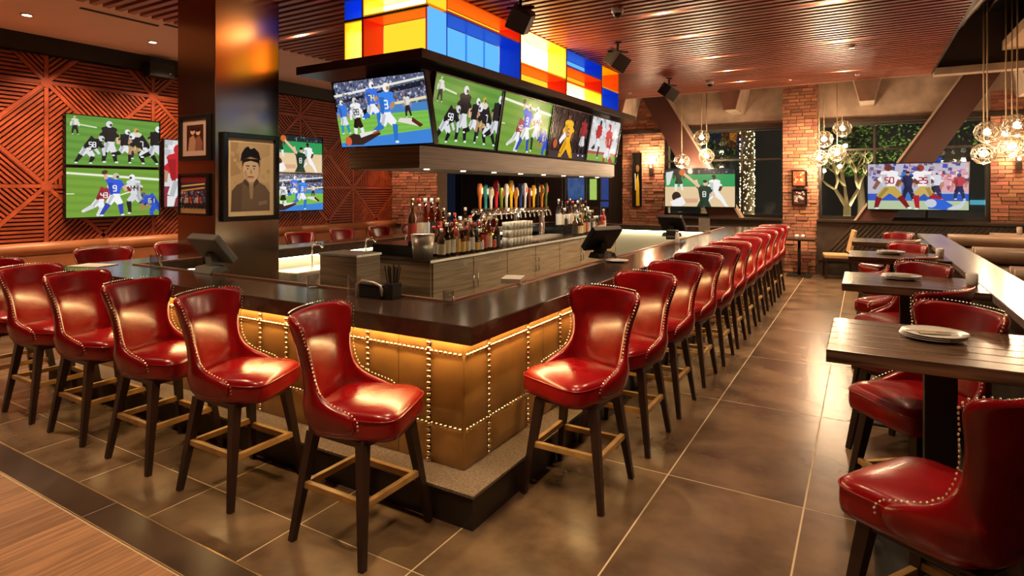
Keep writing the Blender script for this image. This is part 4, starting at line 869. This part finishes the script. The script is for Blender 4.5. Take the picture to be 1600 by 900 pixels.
# ------------------------------------------------------------------ bar stools
def stool_proto():
    t = thing('bar_stool', 'x', 'bar stool')
    # backrest shell: rows by height, half width at rim, y at rim, y at the spine
    rows = [(.560, .218, .07, -.215), (.60, .238, .085, -.232), (.64, .246, .085, -.240), (.672, .247, .055, -.244), (.695, .244, -.01, -.247), (.720, .234, -.075, -.250), (.76, .220, -.125, -.256),
            (.82, .210, -.150, -.265), (.89, .214, -.165, -.277), (.96, .230, -.172, -.290), (1.02, .252, -.176, -.303), (1.07, .268, -.182, -.314), (1.098, .262, -.200, -.321), (1.112, .225, -.240, -.325)]
    NU = 14; grid = []
    for z, xr, yr, yc in rows:
        line = []
        for i in range(NU+1):
            s_ = -1+2*i/NU; th = abs(s_)*math.pi/2; e = .55 if yr-yc > .25 else .55+.45*min(1, (.25-(yr-yc))/.12)
            e = max(.55, min(1, e)); x = xr*math.sin(th)**(e if e < 1 else 1); f = 1-math.cos(th)**(.62+.38*min(1, max(0, (z-.68)/.1)))
            line.append(Vector((math.copysign(x, s_), yc+(yr-yc)*f, z)))
        grid.append(line)
    nr = len(grid); N = [[None]*(NU+1) for _ in range(nr)]
    for r in range(nr):
        for i in range(NU+1):
            du = grid[r][min(i+1, NU)]-grid[r][max(i-1, 0)]; dv = grid[min(r+1, nr-1)][i]-grid[max(r-1, 0)][i]; n = du.cross(dv)
            N[r][i] = n.normalized() if n.length > 1e-9 else Vector((0, -1, 0))
    vs = []; fs = []; TH = .042
    for g in (0, 1):
        for r in range(nr):
            for i in range(NU+1): vs.append(grid[r][i]+N[r][i]*(TH*.35 if g == 0 else -TH*.65)*(1 if 0 < r < nr-1 else .7))
    w = NU+1; off = nr*w
    for r in range(nr-1):
        for i in range(NU):
            a = r*w+i; fs += [(a, a+1, a+1+w, a+w), (off+a, off+a+w, off+a+1+w, off+a+1)]
    for r in range(nr-1):
        for i in (0, NU): a = r*w+i; fs.append((a, a+w, off+a+w, off+a))
    for i in range(NU):
        for r in (0, nr-1): a = r*w+i; fs.append((a, a+1, off+a+1, off+a))
    o = MB().add(vs, fs, True).build('backrest', M_red, t); s_ = o.modifiers.new('s', 'SUBSURF'); s_.levels = s_.render_levels = 1; bake(o)
    # nailheads along the rim
    path = [grid[r][NU]+N[r][NU]*0 for r in range(1, nr)]+[grid[-1][i] for i in range(NU-1, 0, -1)]+[grid[r][0] for r in range(nr-1, 0, -1)]
    nl = MB(); acc = 0; step = .0195
    cen = Vector((0, -.02, 0))
    for a, b in zip(path, path[1:]):
        l = (b-a).length
        while acc < l:
            p = a.lerp(b, acc/l)
            if p.z > .985 and abs(p.x) < .18: dr = Vector((0, -.25, 1))
            else: dr = Vector((p.x*2.2, .35 if p.z < .75 else .55, .9 if p.z < .75 else .15))
            dr.normalize(); nl.dome(p+dr*.010+Vector((0, -.006 if p.z > .98 else 0, 0)), dr, .0055, 5); acc += step
        acc -= l
    nl.build('nailheads', mat('pale_nailhead', (.86, .74, .60), .3, 1), t, kind='stuff')
    # seat cushion
    m = MB(); n = 40; rings = [(.55, .90), (.556, .985), (.58, 1.0), (.640, 1.0), (.662, .985), (.676, .945), (.684, .85), (.690, .55), (.692, .2)]; vs = []; fs = []
    for z, s_ in rings:
        for i in range(n):
            a = 2*math.pi*i/n; ca, sa = math.cos(a), math.sin(a); e = .33
            px = math.copysign(abs(ca)**e, ca)*.238*s_; py = math.copysign(abs(sa)**e, sa)*.228*s_+.038
            k_ = 1-.10*max(0, (.1-py)/.3); vs.append((px*k_, py, z-(.012*max(0, (py-.16)/.1) if z > .64 else 0)))
    for r in range(len(rings)-1):
        for i in range(n): j = (i+1) % n; fs.append((r*n+i, r*n+j, (r+1)*n+j, (r+1)*n+i))
    fs.append(tuple(reversed(range(n)))); fs.append(tuple((len(rings)-1)*n+i for i in range(n)))
    m.add(vs, fs, True).build('seat', M_red, t)
    # welt seam on the front of the seat
    pp = []
    for i in range(27):
        a = math.pi*(-.05+1.1*i/26); ca, sa = math.cos(a), math.sin(a); px = math.copysign(abs(ca)**.33, ca)*.2385; py = math.copysign(abs(sa)**.33, sa)*.2285+.038
        pp.append((px*(1-.10*max(0, (.1-py)/.3)), py, .648))
    MB().tube(pp, .004, 6).build('piping', M_red, t)
    MB().box(-.185, .185, -.185, .185, .515, .552).build('seat_frame', M_leg, t, bevel=.006)
    for sx in (-1, 1):
        for sy in (-1, 1):
            MB().bar((sx*.165, sy*.165, .530), (sx*.235, sy*.238, .0), .050, .050, .030, .030, upv=(0, 1, 0)).build('leg', M_leg, t)
    f = lambda z: .165+(.070)*(1-z/.53)
    for sy, z in ((1, .235), (-1, .275)):
        q = f(z); MB().box(-q, q, sy*q-.014, sy*q+.014, z-.016, z+.016).build('footrest', M_gold, t, bevel=.003)
    for sx in (1, -1):
        z = .265; q = f(z); MB().box(sx*q-.014, sx*q+.014, -q, q, z-.016, z+.016).build('footrest', M_gold, t, bevel=.003)
    for o in t.children:
        if o.modifiers: bake(o)
    return t
proto = stool_proto(); used = [False]
SW = ('backrest', 'nailheads', 'seat', 'piping')
def stool(x, y, face, label, group, frame_rot=0):
    t = proto if not used[0] else copy_tree(proto); used[0] = True
    t.location = (x, y, 0); t.rotation_euler = (0, 0, frame_rot); t['label'] = label; t['group'] = group
    for c in t.children:
        if c.name.split('.')[0] in SW: c.rotation_euler = (0, 0, R(face-90)-frame_rot)
    return t
jr = random.Random(2)
for i, x in enumerate((-2.18, -3.14, -3.94, -4.74, -5.50, -6.28)):
    stool(x, 2.20, 20+(0, 2, -1, 1, 2, 0)[i], 'red leather nailhead stool at the bar\'s front side, %s from its corner' % ('nearest' if i == 0 else ORD[i]), 'bar stools along the front side')
for i in range(11):
    stool(-1.43+(.02 if i > 3 else 0), (3.18, 3.97, 4.72, 5.54, 6.28, 7.02, 7.8, 8.58, 9.36, 10.14, 10.92)[i], 248+jr.uniform(-2, 2), 'red leather nailhead stool at the bar\'s right side, %s from the front corner' % ('nearest' if i == 0 else ORD[i]), 'bar stools along the right side')
for i, y in enumerate((3.15, 3.95, 4.8, 5.7, 6.5, 7.3, 8.1, 8.9, 9.7, 10.5)):
    stool(-6.62, y, 0+jr.uniform(-8, 8), 'red leather stool on the left side of the bar, %s from the front' % ORD[i], 'bar stools along the left side')
# ------------------------------------------------------------------ high tables by the half wall
hwall = thing('half_wall', 'dark half wall with a wide pewter grey ledge beside the high tables', 'half wall', (.88, 6.2, 0))
MB().box(-.12, .12, -5.0, 5.1, 0, .985).build('partition', mat('dark_partition', (.03, .022, .02), .5), hwall)
MB().box(-.155, .155, -5.05, 5.15, .985, 1.035).build('ledge', M_cap, hwall, bevel=.004)
TY0 = (2.87, 4.96, 7.02, 9.05)
WH = ('nearest to the camera', 'second from the camera', 'third from the camera', 'farthest from the camera')
for i, y in enumerate(TY0):
    t = thing('high_table', 'dark plank high table against the half wall, %s' % WH[i], 'table', (.29, y+.37, 0), group='high tables beside the half wall')
    px = 0
    for k in range(6):
        a = -.37+.1235*k; MB().box(-.43, .43, a+.0012, a+.1215, .985, 1.04).build('plank', M_tabletop, t, bevel=.004)
    MB().box(-.06, .06, -.045, .045, .02, .97).build('leg', M_black, t, bevel=.004); MB().box(-.25, .25, -.25, .25, 0, .02).build('base_plate', M_black, t, bevel=.004)
    MB().box(-.30, .30, -.28, .28, .965, .985).build('top_frame', M_black, t)
    stool(.24, y-.34, 147, 'red leather chair on the near side of the high table %s' % WH[i], 'chairs at the high tables', R(57))
    stool(.25, y+.82, 218, 'red leather chair on the far side of the high table %s' % WH[i], 'chairs at the high tables', R(38))
    if i < 3:
        px, py = (.24 if i else .27), y+.46
        for k in range(3):
            o = MB().lathe([(.075, 0), (.085, .004), (.128, .013), (.130, .016), (.082, .008), (.001, .008)], n=32, cap=False).build('plate', M_white, None, (px+.004*k, py-.003*k, 1.04+.009*k))
            tag(o, 'white plate, %s of the stack on the high table %s' % (('bottom', 'middle', 'top')[k], WH[i]), 'plate', 'stacked side plates')
        nz = 1.04+.018+.012
        o = MB().box(-.06, .06, -.035, .035, 0, .006).build('napkin', M_linen, None, (px, py-.02, nz), .002, (0, 0, R(15))); tag(o, 'folded cream napkin on the plates of the high table %s' % WH[i], 'napkin')
        kn = MB().bar((-.095, 0, .003), (.02, 0, .003), .007, .004).bar((.02, 0, .003), (.105, 0, .003), .014, .003, .008, .002).build('table_knife', M_chrome, None, (px-.01, py-.045, nz+.006), 0, (0, 0, R(12))); tag(kn, 'steel table knife on the napkin of the high table %s' % WH[i], 'knife')
        o = MB().box(-.075, .075, -.05, .05, 0, .002).build('menu_card', M_paper, None, (px+.03, py+.17, 1.041), 0, (0, 0, R(8))); tag(o, 'white paper card lying behind the plates on the high table %s' % WH[i], 'card')
        c_ = thing('candle_jar', 'small frosted candle jar at the wall end of the high table %s' % WH[i], 'candle', (.655, y+.20+(.35 if i == 0 else .1), 1.04))
        MB().lathe([(.030, 0), (.036, .02), (.036, .09), (.028, .095), (.028, .03)], n=14).build('jar', M_white, c_); MB().lathe([(.026, .03), (.026, .06)], n=12).build('wax', mat('wax', (.7, .5, .3), .5), c_)
# small square table and upholstered chair by the brick pillar
t = thing('side_table', 'small square dark pedestal table beside the brick pillar', 'table', (-1.12, 13.22, 0))
MB().box(-.30, .30, -.28, .28, .72, .755).build('table_top', M_leg, t, bevel=.004); MB().tube([(0, 0, .02), (0, 0, .72)], .03, 10).build('leg', M_black, t); MB().box(-.22, .22, -.22, .22, 0, .02).build('base_plate', M_black, t)
for k in (-.06, .05):
    o = MB().lathe([(.03, 0), (.034, .07), (.03, .07), (.026, .01)], n=12).build('shot_glass', M_white, None, (-1.10+k, 13.2, .755)); tag(o, '%s of two small white cups on the side table by the brick pillar' % ('left' if k < 0 else 'right'), 'cup')
t = thing('dining_chair', 'tan upholstered wooden dining chair facing the small table by the pillar', 'chair', (-.45, 13.2, 0), R(8))
MB().box(-.24, .22, -.23, .23, .40, .48).build('seat', M_tanfab, t, bevel=.02); MB().box(-.24, .24, -.235, .235, .36, .40).build('seat_frame', M_leg, t)
MB().hexa([(.17, -.22, .52), (.235, -.22, .52), (.235, .22, .52), (.17, .22, .52)], [(.27, -.21, .95), (.32, -.21, .95), (.32, .21, .95), (.27, .21, .95)]).build('backrest', M_tanfab, t, bevel=.015)
for sy in (-1, 1):
    MB().bar((-.21, sy*.2, .38), (-.22, sy*.2, 0), .045, .045, .03, .03).build('leg', M_leg, t); MB().bar((.21, sy*.2, .55), (.27, sy*.2, 0), .045, .045, .03, .03).build('leg', M_leg, t)
# booths behind the half wall
for i, y in enumerate((4.6, 6.9, 9.1, 11.6)):
    t = thing('booth_bench', 'brown vinyl booth with rolled cushions behind the half wall, %s from the camera' % ('nearest' if i == 0 else ORD[i]), 'booth', (2.6, y, 0), group='booths behind the half wall')
    MB().box(-1.45, 1.6, -.09, .09, 0, .92).build('core', M_black, t)
    for sy in (-1, 1):
        MB().tube([(-1.45, sy*.10, .93), (1.6, sy*.10, .93)], .095, 14).build('top_roll', M_booth, t); MB().tube([(-1.45, sy*.16, .70), (1.6, sy*.16, .70)], .13, 14).build('back_roll', M_booth, t)
        MB().box(-1.45, 1.6, min(sy*.12, sy*.62), max(sy*.12, sy*.62), .36, .48).build('seat_cushion', M_booth, t, bevel=.03); MB().box(-1.45, 1.6, min(sy*.1, sy*.55), max(sy*.1, sy*.55), 0, .36).build('plinth', M_black, t)
t = thing('dining_table', 'pale-topped table with candle jar beyond the booths at the right edge', 'table', (2.45, 12.95, 0))
MB().box(-.55, .6, -.35, .35, .93, .97).build('table_top', mat('pale_top', (.55, .42, .32), .35), t, bevel=.005); MB().box(-.05, .05, -.05, .05, .02, .93).build('leg', M_black, t); MB().box(-.3, .3, -.25, .25, 0, .02).build('base_plate', M_black, t)
o = MB().lathe([(.035, 0), (.04, .12), (.03, .13)], n=12).build('candle_jar', M_linen, None, (2.25, 12.95, .97)); tag(o, 'cream candle jar on the pale table beyond the booths', 'candle')
stool(2.75, 13.17, 270, 'red leather chair behind the pale table at the right edge', 'chairs at the pale table')
stool(2.75, 12.55, 90, 'red leather chair in front of the pale table at the right edge', 'chairs at the pale table')

# ------------------------------------------------------------------ things on the bar
def pos(x, y, z, rz, label, m):
    t = thing('register_terminal', label, 'register', (x, y, z), rz)
    MB().prism([(-.02, .0), (.16, .0), (.13, .05), (.02, .06)], 'x', -.12, .12).build('foot', m, t, bevel=.006)
    MB().hexa([(-.04, -.03, .05), (.04, -.03, .05), (.04, .09, .05), (-.04, .09, .05)], [(-.04, .04, .16), (.04, .04, .16), (.04, .10, .16), (-.04, .10, .16)]).build('neck', m, t)
    o = MB().box(-.19, .19, -.035, .035, -.14, .14).build('display_housing', m, t, (0, .06, .20), .012, (R(-40), 0, 0)); MB().box(-.17, .17, -.040, -.036, -.12, .12).build('screen', M_blackgloss, o)
    return t
pos(-4.72, 3.08, 1.03, R(180), 'grey touch-screen register seen from behind on the front counter by the column', M_grey)
pos(-2.36, 5.72, 1.03, R(-115), 'black touch-screen register on the right-hand counter', M_black)
pos(-2.45, 8.9, 1.03, R(170), 'black register screen farther along the right-hand counter', M_black)
pr_ = MB().box(-.07, .07, -.09, .09, 0, .13).build('receipt_printer', M_black, None, (-2.32, 8.35, 1.03), .012); tag(pr_, 'black receipt printer beside the farther register', 'printer')
MB().box(-.05, .05, -.092, -.088, .03, .05).build('paper_slot', M_grey, pr_)
def glass(x, y, r_, h, lab):
    o = MB().lathe([(r_*.88, 0), (r_, .01), (r_, h), (r_*.93, h), (r_*.8, .012)], n=18).build('rocks_glass', M_glass, None, (x, y, 1.03)); return tag(o, lab, 'glass')
glass(-3.33, 2.88, .042, .10, 'clear rocks glass on the front counter left of the straw caddy'); glass(-2.91, 2.86, .042, .12, 'clear tall tumbler on the front counter beside the straw caddy')
glass(-2.15, 2.88, .036, .085, 'clear square tumbler at the inner corner of the counter'); glass(-5.35, 2.90, .05, .12, 'clear glass on the front counter left of the grey register')
glass(-2.16, 5.5, .036, .09, 'clear tumbler on the right-hand counter before the black register')
t = thing('straw_caddy', 'black bar caddy with straws and napkins on the inner edge of the counter', 'caddy', (-2.68, 2.86, 1.03))
MB().box(-.14, .05, -.05, .06, 0, .085).build('napkin_box', M_black, t, bevel=.006); MB().tube([(-.15, -.055, .0), (-.15, -.055, .08), (-.10, -.055, .105), (0, -.055, .10), (.055, -.055, .085), (.07, -.055, .02)], .010, 8).build('chrome_rail', M_steel, t)
MB().box(.07, .14, -.04, .05, 0, .10).build('straw_cup', M_black, t, bevel=.004)
m = MB()
for i in range(16): a = rnd.uniform(-.02, .02); b = rnd.uniform(-.02, .02); m.bar((.105+a, .005+b, .03), (.105+a*2.2, .005+b*2.2, .20+rnd.uniform(-.02, .02)), .005, .005)
m.build('straws', M_black, t, kind='stuff')
t = thing('napkin_stack', 'stack of white bar napkins on the inner edge of the right-hand counter', 'napkins', (-2.27, 3.85, 1.03), R(20))
for k in range(3): MB().box(-.075, .075, -.10, .10, .013*k, .013*k+.012).build('napkin_bundle', M_paper, t, bevel=.003)
o = MB().lathe([(.05, 0), (.065, .004), (.11, .014), (.112, .017), (.06, .007)], n=24).build('saucer', M_white, None, (-2.05, 5.45, 1.03)); tag(o, 'white saucer on the right-hand counter in front of the register', 'plate')
o = MB().lathe([(.026, 0), (.030, .02), (.026, .12), (.018, .14), (.018, .15)], n=14).build('salt_shaker', M_white, None, (-2.05, 7.6, 1.03)); tag(o, 'white shaker on the right-hand counter between the two registers', 'shaker')
mh = MB().box(-.09, .09, -.01, .0, 0, .22).box(-.05, .05, -.05, .05, 0, .01).build('menu_holder', M_steel, None, (-2.3, 10.2, 1.03)); tag(mh, 'clear stand-up menu holder at the far end of the right-hand counter', 'menu holder')
o = MB().box(-.16, .16, -.11, .11, 0, .006).build('menu', M_paper, None, (-6.05, 2.72, 1.031), 0, (0, 0, R(20))); tag(o, 'white papers at the left end of the front counter', 'paper')
for i in range(9):
    w_ = thing('lowball_glass', 'upturned bar glass in the lit rack inside the left leg of the bar', 'glass', (-5.70, 7.3+.12*i, .80), group='glasses in the lit rack')
    MB().lathe([(.034, 0), (.04, .12), (.036, .12), (.03, .008)], n=10).build('bowl', M_glass, w_)
rk = MB().box(-5.9, -5.5, 7.15, 8.45, .78, .80).build('glass_rack', M_steel); tag(rk, 'steel rack shelf of upturned glasses inside the left leg of the bar', 'rack')

# ------------------------------------------------------------------ pendants, sconces, speakers, cameras
def globe_mesh():
    bm = bmesh.new(); bmesh.ops.create_icosphere(bm, subdivisions=2, radius=1); E_ = [(e.verts[0].co.copy(), e.verts[1].co.copy()) for e in bm.edges]; bm.free()
    m = MB()
    for a, b in E_: m.bar(a, b, .045, .045)
    return m.mesh('wire_cage', mat('cage_champagne', (.55, .46, .34), .3, .8))
GM = globe_mesh(); GB = MB().sphere((0, 0, 0), .055, 12, 8).mesh('bulb', M_bulb); GG = MB().sphere((0, 0, 0), .15, 20, 12).mesh('glass_globe', glassmat('globe_glass', (.97, .95, .92), .05))
def pendant(x, y, z, ztop, lab, grp, e=14):
    t = thing('pendant_lamp', lab, 'pendant lamp', (x, y, z), rnd.uniform(0, 3), grp)
    link('wire_cage', GM, t, scale=(.165,)*3); link('bulb', GB, t); link('glass_globe', GG, t)
    MB().tube([(0, 0, .05), (0, 0, ztop-z)], .010, 6).build('cord', mat('cord_gold', (.62, .48, .30), .4, .4), t); MB().lathe([(.05, 0), (.05, .02)], (0, 0, ztop-z-.02), 12).build('canopy', M_win, t)
    point(x, y, z-.21, e*3.2, r=.05)
for i, (x, y, z) in enumerate(((-3.00, 13.05, 2.85), (-2.95, 13.30, 2.46), (-3.45, 13.15, 2.36))):
    pendant(x, y, z, 4.15, 'wire globe pendant above the basketball screen, %s' % ('topmost', 'right of the beam', 'left of the beam')[i], 'globe pendants by the left window')
for i, (x, y, z) in enumerate(((-.67, 13.05, 2.71), (-.36, 13.1, 2.91), (-.455, 13.32, 2.45), (-.77, 13.3, 2.36))):
    pendant(x, y, z, 4.15, 'wire globe pendant just right of the brick pillar, %s' % ('left and middle height', 'topmost', 'lower right', 'lowest, close to the bricks')[i], 'globe pendants by the brick pillar')
for i, (x, y, z) in enumerate(((1.57, 11.16, 2.58), (1.89, 11.81, 2.60), (1.84, 10.73, 2.625), (1.87, 11.25, 2.36), (1.60, 11.69, 2.285))):
    pendant(x, y, z, 4.75, 'wire globe pendant in the cluster at the right edge, %s' % ('upper left', 'middle', 'topmost', 'lower right', 'lowest')[i], 'globe pendants at the right edge', 5)
for x, lab in ((-4.39, 'lit wall sconce on the brick pillar right of the tall poster'), (2.42, 'lit wall sconce on the pale brick pillar at the right edge')):
    t = thing('wall_sconce', lab, 'wall lamp', (x, 13.93, 2.25))
    MB().box(-.04, .04, .0, .045, -.15, .05).build('back_plate', M_win, t); MB().lathe([(.05, -.03), (.07, .10), (.066, .10), (.046, -.02)], n=14).build('shade', M_glass, t); MB().sphere((0, 0, .03), .03, 10, 6).build('bulb', M_bulb, t)
    point(x, 13.80, 2.45, 45)
M_spk = mat('speaker_shell', (.05, .045, .042), .38)
def speaker(x, y, z, rz, lab, m=M_spk):
    t = thing('ceiling_speaker', lab, 'speaker', (x, y, z), rz)
    MB().box(-.04, .04, -.04, .04, -.02, 0).build('ceiling_plate', M_black, t); MB().tube([(0, 0, -.02), (0, 0, -.12)], .018, 8).build('stem', M_black, t)
    MB().box(-.15, .15, -.012, .012, -.145, -.12).build('yoke', M_black, t)
    b = MB().prism([(-.12, -.17), (.10, -.17), (.14, .0), (.10, .17), (-.12, .17)], 'z', -.11, .11).build('cabinet', m, t, (0, 0, -.26), .006, (R(28), R(24), R(15))); MB().box(.141, .147, -.01, .01, -.02, .02).build('badge', M_steel, b)
    g = MB().box(-.14, .14, -.126, -.120, -.10, .10); g.v = [(yy, xx, zz) for xx, yy, zz in g.v]; g.build('grille', mat('speaker_grille', (.02, .02, .02), .7), b)
speaker(-2.98, 7.95, ZS, R(40), 'black ceiling speaker beside the light box, nearer of the two on the right'); speaker(-3.12, 11.0, ZS, R(40), 'black ceiling speaker at the far end of the light box')
speaker(-3.22, 5.62, ZS+.04, R(20), 'black ceiling speaker cut by the top edge above the light box')
t = thing('wall_speaker', 'black loudspeaker at the top of the timber wall', 'speaker', (WX+.22, 5.35, 3.55)); MB().box(-.10, .10, -.2, .2, -.02, .2).build('cabinet', M_black, t, bevel=.01); MB().sphere((.105, .12, .05), .015, 8, 6).build('badge', M_steel, t); MB().box(-.12, -.10, -.03, .03, .05, .12).build('bracket', M_black, t)
def dome_cam(x, y, lab, m=M_white):
    t = thing('dome_camera', lab, 'camera', (x, y, ZS)); MB().lathe([(.07, 0), (.07, -.05), (.055, -.065)][::-1], n=18).build('housing', m, t); MB().sphere((0, 0, -.065), .05, 14, 8).build('dome', M_blackgloss, t)
dome_cam(-2.42, 6.45, 'white dome camera on the slatted ceiling, nearer one'); dome_cam(-2.52, 11.65, 'white dome camera on the slatted ceiling near its far edge')
for i, (x, y) in enumerate(((-.15, 9.9), (-.1, 12.3), (-4.3, 12.2))):
    o = MB().lathe([(.035, -.03), (.04, -.01), (.04, 0)], n=12).build('sprinkler', M_steel, None, (x, y, ZS)); tag(o, 'small sprinkler head on the slatted ceiling, %s' % ('nearer one above the tables', 'farther one above the tables', 'beyond the light box')[i], 'sprinkler')
# duct and dropped panel in the high ceiling
du = thing('air_duct', 'curved galvanised air duct in the dark high ceiling', 'duct', (1.6, 11.8, 4.55)); pts = [(-.40, .7, -.10), (-.33, .2, -.04), (-.25, -.6, .0), (-.16, -1.5, .02), (-.08, -2.6, .02)]
MB().tube(pts, .16, 16).build('pipe', mat('galvanised', (.5, .5, .5), .35, .9), du)
for i in (1, 2, 3): MB().tube([Vector(pts[i])-Vector((0, .02, 0)), Vector(pts[i])+Vector((0, .02, 0))], .172, 16).build('collar', M_steel, du)
dp = MB().box(1.98, 5.5, 4.0, 12.7, 4.05, 4.2).build('ceiling_panel', mat('beige_panel', (.62, .42, .25), .7)); struct(dp)
for x in (1.4, 1.75): 
    o = MB().box(x, x+.04, -2, 12.8, 4.68, 4.75).build('trim_3', M_concd); struct(o)
